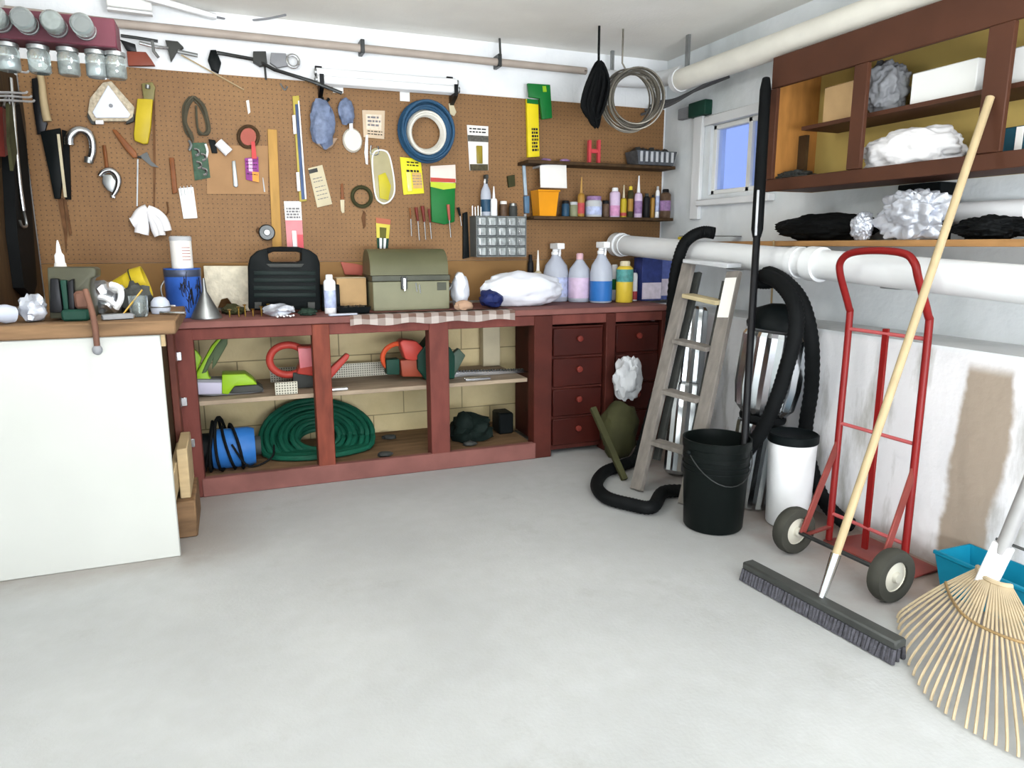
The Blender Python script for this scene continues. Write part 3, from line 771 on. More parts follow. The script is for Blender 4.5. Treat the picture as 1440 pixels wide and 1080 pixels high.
# 20 white note
t = wthing('notice_card', 'small cream printed notice hung left of the blue cable coil', 'card', 525, 175)
q = quad((509, 155), (541, 156), (540, 196), (511, 193))
wprism(sub(q, 0, 0, 1, 1), .005, 'card', M('note_cream', '#c8b59c', .8, var=.06), t, .002, .001)
wprism(sub(q, .15, .15, .85, .7), .0012, 'print', M('note_print', '#d9cbb8', .8, var=.15, scale=60), t, .0075)
wlines(q, (.74, .84), 'printed_text', 'ink', t, .0075, .2, .9, .035, 7)
wlines(q, (.22, .36, .5), 'printed_figures', 'grey_ink', t, .0092, .22, .8, .07, 8)
# 21 small brush
t = wthing('paint_brush', 'slim brown brush hanging between the beige card and the black tape roll', 'brush', 481, 280)
wprism([(479, 259), (482, 258), (484, 281), (479, 281)], .008, 'handle', 'brown_handle', t, .002, .002)
wprism([(478, 281), (484, 281), (484, 299), (481, 300), (479, 296)], .007, 'bristles', 'paper_cream', t, .002, .001)
# 22 tape coil
b = MB()
p = at(508, 277, Y=YP)
for k, (R0, o) in enumerate(((.058, .008), (.052, .014), (.061, .018), (.055, .022))): b.torus((p.x, YF0 - o, p.z), R0, .007, (0, 1, 0), 24, 7)
tag(b.build('wire_coil', 'olive_dark'), 'small dark coil of wire left of the yellow blister pack', 'coil')
tag(wprism([(514, 190), (517, 190), (517, 232), (514, 231), (512, 215)], .01, 'plastic_scraper', 'white_plastic', None, .002, .002), 'slim white scraper hanging left of the yellow blister pack', 'scraper')
# 23 clear oval blister
t = wthing('blister_pack', 'long clear oval blister pack with yellow insert', 'package', 537, 250)
wprism([(519, 213), (527, 208), (545, 212), (552, 235), (555, 268), (549, 284), (538, 289), (528, 282), (524, 262)], .012, 'backing', M('pale_olive', '#a8a07c', .4, var=.12), t, .002, .003)
wprism([(531, 247), (541, 243), (549, 262), (545, 282), (533, 279)], .008, 'insert', M('olive_lemon', '#b9ad2a', .45, var=.12), t, .0145, .002)
wtube([(524, 217), (543, 214), (551, 238), (554, 268), (548, 282), (538, 286), (529, 279), (525, 258)], .005, .016, 6, 5, True).build('clear_rim', 'white_plastic', t)
wtube([(521, 205), (521, 217), (531, 217), (531, 206)], .004, .016, 6, 3).build('hook', 'chrome', t)
# 24 cable coil
b = MB(); p = at(596, 188, Y=YP); rnd = random.Random(4)
for k in range(16):
    R0 = .150 + rnd.uniform(-.022, .020); b.torus((p.x + rnd.uniform(-.006, .006), YF0 - .024 - .0045 * k, p.z + rnd.uniform(-.008, .008)), R0, .0095, (rnd.uniform(-.05, .05), 1, rnd.uniform(-.05, .05)), 36, 7, 1, 1.06)
t = wthing('cable_coil', 'large coil of blue and white cable hanging on the pegboard', 'coil', 596, 188)
b.build('blue_cable', 'blue_cable', t)
b = MB()
for k in range(9):
    R0 = .115 + rnd.uniform(-.014, .012); b.torus((p.x + rnd.uniform(-.004, .010), YF0 - .026 - .007 * k, p.z + rnd.uniform(-.012, .006)), R0, .0085, (rnd.uniform(-.05, .05), 1, rnd.uniform(-.05, .05)), 36, 7, 1, 1.05)
b.build('white_cable', 'white_cable', t)
# 25 yellow card
t = wthing('yellow_package', 'bright yellow carded package below the blue cable coil', 'package', 580, 248)
q = quad((562, 221), (591, 224), (596, 272), (567, 274))
wprism(sub(q, 0, 0, 1, 1), .007, 'card', 'lemon_card', t, .002, .001)
wprism(sub(q, .5, .4, .95, .85), .0015, 'tan_print', M('tan_print', '#c9a566', .6, var=.1), t, .0095)
wlines(q, (.33,), 'headline', 'ink', t, .0095, .25, .85, .06, 9)
wlines(q, (.48, .56, .64, .72), 'printed_text', 'grey_ink', t, .0112, .5, .95, .02, 10)
wprism(sub(q, .2, .4, .42, .92), .012, 'blister', M('yellow_clear', '#efe97a', .15, var=.05), t, .0095, .003)
wlines(q, (.1, .18), 'logo', 'olive_dark', t, .0095, .3, .9, .04, 12)
# 26 white and green bag
t = wthing('seed_bag', 'green packet with a white header card hung under the cable coil', 'package', 620, 275)
wprism([(604, 234), (639, 232), (640, 257), (625, 259), (604, 257)], .008, 'header', M('header_white', '#e4d8cf', .7, var=.06), t, .012, .001)
wprism([(604, 257), (639, 258), (638, 312), (624, 316), (606, 312)], .02, 'bag', 'green_card', t, .002, .005)
wprism([(604, 256), (639, 258), (639, 265), (622, 267), (604, 263)], .0015, 'yellow_band', M('yellow_green', '#b8c832', .5, var=.1), t, .0225)
wprism([(604, 250), (639, 252), (639, 257), (604, 256)], .0015, 'red_band', 'red_plastic', t, .0225)
tag(wprism([(630, 146), (636, 145), (641, 158), (638, 164), (632, 161)], .012, 'plastic_clip', 'paper_cream', None, .002, .003), 'small cream clip just right of the blue cable coil', 'clip')
# 27 white black yellow pack
t = wthing('lamp_package', 'white and black carded package left of the yellow strap', 'package', 672, 208)
q = quad((656, 176), (686, 178), (686, 240), (660, 240))
wprism(sub(q, 0, 0, 1, 1), .007, 'card', 'paper_white', t, .002, .001)
wprism(sub(q, .0, .22, 1, .36), .0015, 'black_band', M('print_grey', '#55534c', .6, var=.4, scale=80), t, .0095)
wprism(sub(q, .38, .45, .68, .85), .012, 'product', M('bronze', '#8b7a26', .4, var=.2), t, .0095, .004)
wprism(sub(q, .02, .86, .98, 1), .0015, 'dark_foot', M('dark_print', '#4a4430', .6, var=.4, scale=70), t, .0095)
wlines(q, (.06, .13), 'printed_text', 'ink', t, .0095, .1, .9, .03, 13)
# 28 pink sheet
t = wthing('pink_package', 'white and pink carded package standing behind the black case', 'package', 412, 315)
q = quad((399, 283), (423, 283), (427, 350), (404, 350))
wprism(sub(q, 0, 0, 1, 1), .006, 'card', 'paper_white', t, .002, .001)
wprism(sub(q, 0, .4, 1, 1), .0015, 'pink_half', 'pink_card', t, .0085)
wprism(sub(q, .66, .7, 1, 1), .0015, 'red_corner', M('rose', '#d2565f', .5, var=.1), t, .0102)
wprism(sub(q, .34, .62, .6, 1), .008, 'clear_tube', 'white_plastic', t, .0102, .003)
wlines(q, (.14, .2, .26, .32), 'printed_text', 'grey_ink', t, .0085, .1, .9, .035, 14)
# 29 pulley
t = wthing('tape_measure', 'round dark tape measure hanging left of the wooden batten', 'tape measure', 374, 328)
p = at(375, 327, Y=YP)
MB().lathe([(0, 0), (.042, 0), (.046, .008), (.046, .028), (.040, .034), (0, .034)], (p.x, YF0 - .001, p.z), (0, -1, 0), 22).build('body', 'dark_steel', t)
MB().lathe([(0, 0), (.02, 0), (.016, .006), (0, .006)], (p.x, YF0 - .0355, p.z), (0, -1, 0), 16).build('hub', 'dull_steel', t)
wtube([(368, 322), (362, 321), (361, 326), (366, 330)], .004, .012, 6, 4).build('loop', 'rusty_iron', t)
# 30 yellow green pack
t = wthing('glue_package', 'small yellow and green package above the olive toolbox', 'package', 538, 325)
q = quad((528, 306), (549, 309), (545, 349), (530, 349))
wprism(sub(q, 0, 0, 1, 1), .007, 'card', M('warm_yellow', '#cfc24e', .55, var=.08), t, .002, .001)
wprism(sub(q, .0, .0, 1, .18), .0015, 'red_header', M('brick', '#b0654c', .6, var=.1), t, .0095)
wprism(sub(q, .0, .66, 1, 1), .0015, 'green_foot', 'dark_green', t, .0095)
wprism(sub(q, .25, .3, .75, .66), .0015, 'dark_print', M('moss', '#5d5a22', .6, var=.2), t, .0095)
for u0, u1 in ((.2, .42), (.55, .77)):
    wprism(sub(q, u0, .66, u1, 1.02), .010, 'tube', 'white_plastic', t, .0112, .003)
# 31 screwdrivers
drv = (((583, 292), (586, 311), (588, 338), .011, 'maroon_handle', 'red brown handled screwdriver, leftmost beneath the yellow package'),
       ((592, 290), (595, 312), (597, 337), .012, 'maroon_handle', 'thick red brown screwdriver with bright shaft beneath the yellow package'),
       ((601, 294), (603, 313), (605, 336), .008, 'maroon_handle', 'thin red brown screwdriver left of the green packet'),
       ((628, 288), (630, 310), (632, 334), .011, 'terracotta', 'brick red screwdriver hanging over the green packet'),
       ((575, 293), (576, 308), (577, 332), .006, 'brown_handle', 'thin brown scribe hanging left of the screwdrivers'),
       ((642, 292), (645, 304), (647, 318), .010, 'black_plastic', 'short black handled screwdriver right of the green packet'))
for a_, b_, c_, r_, mt, lb in drv:
    t = wthing('screwdriver', lb, 'screwdriver', a_[0], a_[1], 'screwdrivers on the pegboard')
    wtube([a_, ((a_[0] + b_[0]) / 2, (a_[1] + b_[1]) / 2), b_], lambda u, r_=r_: r_ * (1 - .35 * u), .032, 10, 3).build('handle', mt, t)
    wtube([b_, c_], .0035, .032, 6, 0).build('shaft', 'steel', t)
tag(wprism([(511, 296), (514, 300), (514, 318), (511, 322), (508, 306)], .006, 'pliers_leg', 'rusty_iron', None, .002, .001), 'small rusty metal piece below the dark wire coil', 'tool')
# 32 small red scraper board piece
tag(wprism([(478, 368), (500, 371), (511, 374), (508, 387), (484, 386)], .012, 'red_scraper', 'terracotta', None, .016, .003), 'brick red flat plastic piece above the cardboard box left of the toolbox', 'scraper')
# 33 black square by organiser
t = wprism([(650, 300), (656, 298), (659, 362), (650, 364)], .02, 'black_square', 'black_plastic', None, .002, .002)
tag(t, 'black flat tool hanging tight against the left side of the drawer organizer', 'tool')
# 34 drawer organiser
t = wthing('drawer_organizer', 'grey wall cabinet of small clear parts drawers with metal labels', 'organizer', 694, 362)
a = at(661, 305, Y=YP); c_ = at(729, 360, Y=YP)
X0, X1, Z1, Z0 = a.x, c_.x, a.z, c_.z
DY = .13
b = MB(); nx, nz = 5, 4
th_ = .006
for i in range(nx + 1):
    x = X0 + (X1 - X0) * i / nx; b.bb((x - th_ / 2, YF0 - DY, Z0), (x + th_ / 2, YF0, Z1))
for j in range(nz + 1):
    z = Z0 + (Z1 - Z0) * j / nz; b.bb((X0, YF0 - DY + .001, z - th_ / 2), (X1, YF0, z + th_ / 2))
b.bb((X0, YF0 - .004, Z0), (X1, YF0 - .0005, Z1))
b.build('frame', M('frame_grey', '#6d7272', .5, .3, var=.15), t)
for i in range(nx):
    for j in range(nz):
        x0 = X0 + (X1 - X0) * i / nx + .006; x1 = X0 + (X1 - X0) * (i + 1) / nx - .006
        z0 = Z0 + (Z1 - Z0) * j / nz + .006; z1 = Z0 + (Z1 - Z0) * (j + 1) / nz - .006
        d = MB().bb((x0, YF0 - DY - .006, z0), (x1, YF0 - .01, z1), .003).build('drawer', M('drawer_grey', '#9aa0a0', .25, .2, var=.3, scale=30), t)
        MB().bb((x0 + .004, YF0 - DY - .020, z0 + .004), (x0 + .014, YF0 - DY - .0062, z1 - .006), .002).build('pull', 'chrome', d)

# ================================================================== pegboard shelves and what stands on them
ZU = at(730, 226, Y=4.37).z; ZLo = at(740, 304, Y=4.37).z
xa = at(737, 300, Y=4.37).x
us = tag(MB().bb((1.79, 4.29, ZU - .02), (2.88, YP - .0005, ZU), .002).build('wall_shelf', 'dark_wood'), 'upper dark wooden shelf on the right half of the pegboard', 'shelf', 'dark shelves on the pegboard')
ls = tag(MB().bb((1.83, 4.29, ZLo - .02), (2.88, YP - .0005, ZLo), .002).build('wall_shelf', 'dark_wood'), 'lower dark wooden shelf on the pegboard carrying the row of bottles', 'shelf', 'dark shelves on the pegboard')

def sx(px, py, Y): return at(px, py, Y=Y).x
def bottle(label, px0, px1, ytop, Y, zb, shape, body, cap=None, lab=None, group=None, name='bottle', cat='bottle', lv=(.2, .7), n=20, filled=None):
    ym = ytop + 20
    x0, x1 = sx(px0, ym, Y), sx(px1, ym, Y); r = (x1 - x0) / 2; cx = (x0 + x1) / 2
    H = at((px0 + px1) / 2, ytop, Y=Y).z - zb - .001; zb += .001
    t = thing(name, label, cat, (cx, Y, zb), group)
    def lv_(prof, nm, mt, par): return MB().lathe([(a * r, zz * H) for a, zz in prof], (cx, Y, zb), (0, 0, 1), n).build(nm, mt, par)
    if shape == 'can':
        bd = lv_([(0, 0), (.95, 0), (1, .015), (1, .80), (.9, .84), (.62, .88), (0, .88)], 'body', body, t)
        if cap: lv_([(0, .881), (.6, .881), (.6, .97), (.5, 1), (0, 1)], 'cap', cap, t)
    elif shape == 'spike':
        bd = lv_([(0, 0), (.95, 0), (1, .02), (1, .5), (.85, .57), (.4, .6), (0, .6)], 'body', body, t)
        lv_([(0, .601), (.42, .601), (.36, .68), (.14, 1), (0, 1)], 'nozzle', cap or 'white_plastic', t)
    elif shape == 'dropper':
        bd = lv_([(0, 0), (.95, 0), (1, .02), (1, .66), (.9, .70), (0, .70)], 'body', body, t)
        lv_([(0, .701), (.82, .701), (.78, .80), (.45, .84), (.30, .93), (.1, 1), (0, 1)], 'nozzle', cap or 'white_plastic', t)
    elif shape == 'jar':
        bd = lv_([(0, 0), (.95, 0), (1, .03), (1, .72), (.85, .8), (0, .8)], 'body', body, t)
        lv_([(0, .801), (.9, .801), (.9, .98), (.84, 1), (0, 1)], 'lid', cap or 'dark_grey', t)
    elif shape == 'box':
        bd = MB().bb((x0, Y - r * .7, zb), (x1, Y + r * .7, zb + H), .003).build('carton', body, t)
    elif shape == 'jug':
        bd = lv_([(0, 0), (.92, 0), (1, .03), (1, .55), (.9, .68), (.45, .82), (.28, .87), (0, .87)], 'body', body, t)
        lv_([(0, .871), (.32, .871), (.32, .98), (.26, 1), (0, 1)], 'cap', cap or 'white_plastic', t)
    elif shape == 'spray':
        bd = lv_([(0, 0), (.92, 0), (1, .02), (1, .50), (.88, .62), (.46, .74), (.34, .80), (0, .80)], 'body', body, t)
        c0 = lv_([(0, .801), (.40, .801), (.40, .85), (.3, .86), (.3, .90), (0, .90)], 'collar', 'white_plastic', t)
        hd = MB().box((cx - .05 * r, Y - .3 * r, zb + .95 * H), (.62 * r, 1.5 * r, .10 * H), .004).build('spray_head', cap or 'white_plastic', t)
        MB().beam((cx, Y - .72 * r, zb + .915 * H), (cx, Y - .60 * r, zb + .78 * H), .012, .008, (0, 1, 0)).build('trigger', cap or 'white_plastic', t)
    if filled:
        lv_([(.965 if False else 1.004, filled[0]), (1.006, filled[1])], 'liquid_level', filled[2], t)
    if lab and shape != 'box': 
        lv_([(1.0, lv[0]), (1.012, lv[0] + .01), (1.012, lv[1] - .01), (1.0, lv[1])], 'label_band', lab, t)
    elif lab:
        MB().bb((x0 + .004, Y - r * .7 - .0015, zb + lv[0] * H), (x1 - .004, Y - r * .7 - .0002, zb + lv[1] * H)).build('label_band', lab, t)
    return t
M('cap_black', '#202022', .4); M('label_pink', '#c98fb5', .5, var=.2, scale=40); M('label_purple', '#8f7099', .5, var=.3, scale=40)
M('label_yellow', '#d8c23a', .5, var=.15, scale=40); M('label_brown', '#5a4636', .5, var=.3, scale=40); M('label_red', '#b4474a', .5, var=.2, scale=40)
M('amber', '#a37a35', .4, var=.2); M('bottle_blue', '#294a63', .4, var=.2); M('moss_jar', '#84876a', .4, var=.2); M('lilac', '#cdb8d2', .4, var=.12, scale=30)
M('label_bluewhite', '#aeb9d8', .4, var=.3, scale=30)
g = 'bottles on the lower pegboard shelf'; Y = 4.38
bottle('small dark blue bottle at the left end of the shelf row beside the orange bin', 790, 800, 282, Y, ZLo, 'jar', 'bottle_blue', 'cap_black', None, g)
bottle('small mossy green jar second in the shelf row', 801, 812, 284, Y, ZLo, 'jar', 'moss_jar', 'light_grey', None, g, 'jar', 'jar')
bottle('amber bottle with a tall pointed nozzle on the lower shelf', 813, 822, 249, Y - .02, ZLo, 'spike', 'amber', 'tan_plank', 'label_red', g, lv=(.08, .35))
bottle('wide grey and purple tin in the middle of the lower shelf', 824, 845, 276, Y, ZLo, 'jar', 'light_grey', 'label_purple', 'label_bluewhite', g, 'tin', 'tin', lv=(.1, .5))
bottle('dark squat jar right of the wide purple topped tin', 847, 856, 282, Y, ZLo, 'jar', 'label_brown', 'cap_black', None, g, 'jar', 'jar')
bottle('pink and white bottle on the lower shelf', 858, 871, 264, Y, ZLo, 'can', 'lilac', 'white_plastic', 'label_pink', g, lv=(.05, .4))
bottle('yellow bottle with a pointed cap on the lower shelf', 873, 881, 260, Y, ZLo, 'spike', 'yellow_plastic', 'paper_cream', 'label_red', g, lv=(.05, .15))
bottle('thin dark olive can between the yellow and the tall white bottle', 883, 890, 262, Y, ZLo, 'can', 'olive_dark', 'label_yellow', 'amber', g, 'spray_can', 'can', lv=(.2, .6))
bottle('tall white bottle with a spike tip on the lower shelf', 893, 903, 247, Y, ZLo, 'spike', 'lilac', 'white_plastic', 'label_purple', g, lv=(.1, .4))
bottle('black bottle right of the tall white spiked bottle', 905, 913, 272, Y, ZLo, 'can', 'cap_black', 'dark_grey', None, g)
bottle('thin brown bottle near the right end of the lower shelf', 915, 920, 274, Y, ZLo, 'can', 'amber', 'cap_black', None, g)
bottle('slim white tube near the right end of the lower shelf', 922, 927, 262, Y, ZLo, 'can', 'white_plastic', 'light_grey', 'label_bluewhite', g, 'tube', 'tube')
bottle('dark spray can at the far right end of the lower shelf', 929, 942, 266, Y - .03, ZLo, 'can', 'label_brown', 'cap_black', 'label_purple', g, 'spray_can', 'can', lv=(.25, .6))

# note above orange bin
t = wthing('note_pad', 'white paper pad hanging above the orange bin', 'paper', 765, 250)
q = quad((747, 236), (783, 234), (784, 267), (748, 266))
wprism(sub(q, 0, 0, 1, 1), .010, 'sheet', 'paper_white', t, .135, .001)
wprism(sub(q, .05, -.03, .95, .06), .142, 'hanger', 'light_grey', t, .001)
t = thing('orange_bin', 'orange plastic bin standing on the lower pegboard shelf', 'bin', (at(764, 300, Y=4.38).x, 4.38, ZLo))
xo = at(764, 285, Y=4.38).x; zt = at(764, 268, Y=4.38).z
b = MB(); h_ = zt - ZLo - .002
def taperbin(b, c, w0, w1, d0, d1, h, th):
    def ring(w, d, z): return [Vector((c[0] + a * w / 2, c[1] + e * d / 2, c[2] + z)) for a, e in ((-1, -1), (1, -1), (1, 1), (-1, 1))]
    R = [ring(w0, d0, 0), ring(w1, d1, h), ring(w1 - 2 * th, d1 - 2 * th, h), ring(w0 - 2 * th, d0 - 2 * th, th)]
    V = [[b.bm.verts.new(p) for p in r] for r in R]
    b.bm.faces.new(V[0]); b.bm.faces.new(V[3])
    for A, B in zip(V[:-1], V[1:]):
        for k in range(4): b.bm.faces.new((A[k], A[(k + 1) % 4], B[(k + 1) % 4], B[k]))
taperbin(b, (xo, 4.36, ZLo + .001), .115, .145, .11, .13, h_, .004)
b.build('bin_body', 'orange_plastic', t)
MB().bb((xo - .078, 4.285, zt - .012), (xo + .078, 4.294, zt - .001), .002).build('front_lip', 'orange_plastic', t)
tag(wprism([(712, 248), (722, 246), (723, 262), (714, 264)], .02, 'black_clamp', 'olive_dark', None, .002, .002), 'small dark olive clip hanging left of the white paper pad', 'clip')
# yellow strap and green carton above upper shelf
t = wthing('yellow_sleeve', 'tall yellow printed sleeve standing on the upper shelf end', 'package', 747, 222)
q = quad((738, 140), (754, 142), (756, 221), (740, 222))
wprism(sub(q, 0, 0, 1, 1), .03, 'sleeve', M('lemon_sleeve', '#e0cb20', .5, var=.06), t, .004, .002)
wprism(sub(q, 0, 0, 1, .08), .0015, 'green_end', 'green_card', t, .0345)
wlines(q, (.5, .56, .62, .68, .74, .8, .86), 'printed_text', 'ink', t, .0345, .35, .9, .04, 21)
t = wthing('green_carton', 'dark green carton hanging behind the top of the yellow sleeve', 'carton', 755, 140)
p = wp([(737, 120), (768, 122), (771, 168), (757, 170), (754, 141), (739, 139)])
MB().prism([Vector((v.x, YF0 - .064, v.z)) for v in p], (0, .024, 0), .002).build('carton', 'green_card', t)
MB().prism([Vector((v.x, YF0 - .0655, v.z)) for v in wp([(757, 124), (762, 124), (763, 132), (758, 132)])], (0, .0013, 0)).build('printed_mark', 'lime_plastic', t)
MB().bb((at(750, 122, Y=YP).x - .01, YF0 - .04, at(750, 130, Y=YP).z), (at(750, 122, Y=YP).x + .01, YF0 - .001, at(750, 122, Y=YP).z)).build('hanger', 'dark_grey', t)
# red H-shaped clamp
t = thing('red_clamp', 'small red clamp of two uprights on the upper shelf', 'clamp', (at(836, 226, Y=4.38).x, 4.38, ZU))
for px in (829, 842):
    a = at(px, 197, Y=4.38); MB().bb((a.x - .010, 4.365, ZU + .001), (a.x + .010, 4.395, a.z), .003).build('upright', M('clamp_red', '#c2444a', .45, var=.1), t)
a = at(829, 212, Y=4.38); c_ = at(842, 214, Y=4.38)
MB().bb((a.x + .0102, 4.37, a.z - .015), (c_.x - .0102, 4.39, a.z + .012), .003).build('crossbar', M('clamp_red', '#c2444a'), t)
# purple trinkets lying on upper shelf
for px, lb in ((768, 'small dull purple bit lying on the upper shelf beside the yellow sleeve'), (794, 'small dull purple bit on the upper shelf between yellow sleeve and red clamp')):
    p = at(px, 222, Y=4.36); tag(MB().blob((p.x, 4.36, ZU + .012), (.035, .02, .011), .3, 3, px, 2, ZU + .001).build('putty_lump', 'label_purple'), lb, 'lump')
# wire crate at the right end
t = thing('parts_crate', 'dark grey crate of metal parts at the right end of the upper shelf', 'crate', (2.74, 4.33, ZU))
b = MB(); taperbin(b, (2.715, 4.345, ZU + .001), .27, .31, .14, .16, .09, .006); b.build('crate_body', M('crate_grey', '#55585c', .5, .3, var=.3, scale=30), t)
b = MB()
for i in range(7): b.bb((2.585 + i * .040, 4.262, ZU + .02), (2.603 + i * .040, 4.268, ZU + .085))
b.build('slats', 'light_grey', t)
for i in range(5):
    MB().blob((2.60 + i * .055, 4.345, ZU + .085), (.03, .05, .03), .4, 3, i, 2).build('metal_part', 'dark_steel', t)
# things standing on the drawer organizer
zo = Z1 + .004
bottle('clear spray bottle on top of the drawer organizer', 676, 690, 246, 4.41, zo, 'spray', 'frosted_plastic', 'dark_grey', 'bottle_blue', 'items on the drawer organizer', 'spray_bottle', lv=(.1, .4))
bottle('slim white tube on top of the drawer organizer', 690, 699, 262, 4.37, zo, 'spike', 'white_plastic', 'white_plastic', None, 'items on the drawer organizer', 'tube', 'tube')
bottle('small brown jar on top of the drawer organizer', 703, 713, 283, 4.40, zo, 'jar', 'label_brown', 'paper_white', None, 'items on the drawer organizer', 'jar', 'jar')
bottle('dark grey jar at the right end of the drawer organizer top', 716, 727, 286, 4.41, zo, 'jar', 'dark_grey', 'dull_steel', None, 'items on the drawer organizer', 'jar', 'jar')
t = thing('chrome_pegs', 'cluster of bright metal pins on the organizer top left corner', 'pins', (at(668, 300, Y=4.39).x, 4.39, zo))
for i in range(4): MB().cyl((at(663 + i * 4, 300, Y=4.39).x, 4.37, zo + .001), (at(663 + i * 4, 300, Y=4.39).x, 4.37, zo + .06 - .006 * (i % 2)), .005, .004, 8).build('pin', 'chrome', t)
# blue white long tube right of organiser
t = wthing('caulk_strip', 'long pale blue and white strip hanging right of the drawer organizer', 'strip', 736, 285)
wprism([(733, 228), (737, 228), (740, 275), (736, 275)], .02, 'upper_strip', M('pale_blue', '#a9bccb', .3, var=.15), t, .002, .003)
wprism([(735, 276), (742, 276), (742, 300), (736, 300)], .03, 'blue_grip', M('grip_blue', '#52728e', .4, var=.15), t, .002, .003)
wprism([(736, 301), (739, 301), (738, 342), (736, 342)], .012, 'lower_blade', 'light_grey', t, .004, .001)

# ================================================================== things on the bench top (z .91) and on the side bench (z .99)
ZT = ZBT + .001; ZSB = .991
# --- vise on the side bench
t = thing('bench_vise', 'large dark green bench vise on the white fronted bench', 'vise', (-.55, 3.3, ZSB))
Yv = 3.24
def vx(px, py, Y=Yv): return at(px, py, Y=Y)
a = vx(70, 376); c_ = vx(134, 456)
b = MB().prism([vx(66, 376), vx(130, 376), vx(135, 379), vx(135, 390), vx(128, 392), vx(126, 402), vx(131, 430), vx(131, 448), vx(70, 448)], (0, .12, 0), .006)
b.build('fixed_jaw', M('vise_olive', '#4a4a3c', .5, .2, var=.25, scale=6), t)
MB().bb((a.x + .03, 3.175, ZSB + .001), (c_.x - .01, 3.42, ZSB + .045), .008).build('base', 'dark_green', t)
MB().prism([vx(70, 392, 3.2), vx(82, 392, 3.2), vx(88, 440, 3.2), vx(70, 440, 3.2)], (0, .035, 0), .004).build('moving_jaw', 'black_metal', t)
MB().prism([vx(94, 396, 3.2), vx(103, 392, 3.2), vx(106, 448, 3.2), vx(98, 446, 3.2)], (0, .035, 0), .004).build('moving_jaw_rib', 'black_metal', t)
MB().prism([vx(84, 394, 3.21), vx(93, 394, 3.21), vx(97, 444, 3.21), vx(90, 442, 3.21)], (0, .03, 0), .004).build('slide_face', 'dark_green', t)
MB().bb((vx(107, 420).x, 3.19, ZSB + .046), (vx(128, 420).x, 3.238, ZSB + .115), .01).build('jaw_casting', M('rust_brown', '#6a4b3e', .6, .2, var=.3, scale=8), t)
hp = [vx(120, 408, 3.17), vx(127, 430, 3.13), vx(133, 455, 3.075), vx(137, 492, 3.07)]
hb = MB().tube(hp, .011, 10, False, 4).build('screw_handle', M('rust_brown', '#6a4b3e'), t)
MB().ball(hp[-1], (.018, .018, .02)).build('handle_ball', 'mid_grey', hb)
# glue bottle behind vise
t = bottle('white glue bottle with a tall pointed nozzle standing behind the vise', 74, 92, 338, 3.5, ZSB, 'dropper', 'paper_white', 'white_plastic', None, None, 'glue_bottle')
# crumpled clear bag left
p = at(46, 436, Y=3.22)
t = thing('plastic_bag', 'crumpled clear white plastic bag lying left of the vise', 'bag', (p.x, 3.22, ZSB))
MB().blob((p.x + .0, 3.22, ZSB + .05), (.045, .045, .055), .35, 2.6, 5, 3, ZSB + .001).build('bag', 'silver_crumple', t)
MB().lathe([(0, 0), (.03, 0), (.036, .03), (.028, .07), (0, .08)], (p.x - .055, 3.19, ZSB + .033), (-.5, -.4, .1), 14).build('bag_neck', 'frosted_plastic', t)
# yellow funnel / horn lying
p0 = at(140, 412, Y=3.69); p1 = at(213, 396, Y=3.69)
t = thing('yellow_funnel', 'large yellow plastic funnel lying on its side behind the vise', 'funnel', (p0.x, 3.69, ZSB))
ax = (p1 - p0)
rF = .072
cF = Vector((p1.x - .02, 3.69, ZSB + rF + .055)); cS = Vector((p0.x - .03, 3.69, ZSB + .06))
axv = cF - cS; Lf = axv.length
MB().lathe([(.018, 0), (.022, .02), (rF * .86, Lf * .72), (rF, Lf * .78), (rF, Lf), (rF - .004, Lf), (rF - .005, Lf * .78), (.02, .03), (.014, 0)], cS, axv, 28).build('cone', 'yellow_plastic', t)
MB().torus(cS + axv * .78, rF + .001, .003, axv, 28, 6).build('rim_line', 'olive_dark', t)
MB().bb((p0.x + .05, 3.64, ZSB + .001), (p0.x + .11, 3.74, ZSB + .045), .005).build('rest_block', 'dark_wood', t)
# crumpled foil bag of metal parts
t = thing('foil_bag', 'crumpled silver bag spilling metal parts in front of the yellow funnel', 'bag', (-.42, 3.3, ZSB))
p = at(163, 425, Y=3.50)
MB().blob((p.x - .035, 3.50, ZSB + .065), (.075, .06, .075), .35, 2.4, 6, 3, ZSB + .001).build('bag', 'foil', t)
MB().blob((p.x + .075, 3.50, ZSB + .055), (.065, .06, .07), .4, 2.4, 16, 3, ZSB + .001).build('dark_fold', 'dark_grey', t)
MB().tube([at(155, 400, Y=3.44), at(168, 405, Y=3.43), at(170, 420, Y=3.425), at(163, 434, Y=3.43)], .013, 8, False, 4).build('bag_strap', 'white_plastic', t)
MB().tube([at(140, 418, Y=3.44), at(150, 420, Y=3.43), at(162, 429, Y=3.43)], .012, 8, False, 4).build('bag_strap', 'white_plastic', t)
def metalbit(label, px0, py0, px1, py1, Y, zb, r=.006, mt='steel', name='steel_rod', cat='rod'):
    a = at(px0, py0, Y=Y); c_ = at(px1, py1, Y=Y - .06)
    a.z = max(a.z, zb + r + .001); c_.z = max(c_.z, zb + r + .001)
    return tag(MB().tube([a, c_], r, 8).build(name, mt), label, cat)
tag(MB().box((at(166, 452, Y=3.2).x, 3.2, ZSB + .012), (.11, .045, .02), .003, Matrix.Rotation(.3, 3, 'Z')).build('file_block', 'mid_grey'), 'flat grey sharpening stone lying in front of the crumpled silver bag', 'stone')
t = thing('glass_tumbler', 'small clear glass of metal bits at the corner of the white fronted bench', 'glass', (-.25, 3.4, ZSB))
p = at(196, 440, Y=3.3)
MB().lathe([(0, 0), (.03, 0), (.034, .01), (.036, .085), (.033, .085), (.03, .012), (0, .012)], (p.x, 3.3, ZSB + .001), (0, 0, 1), 20).build('tumbler', 'glass_jar', t)
MB().blob((p.x, 3.3, ZSB + .037), (.024, .024, .022), .2, 3, 2, 2, ZSB + .014).build('metal_bits', 'jar_fill', t)
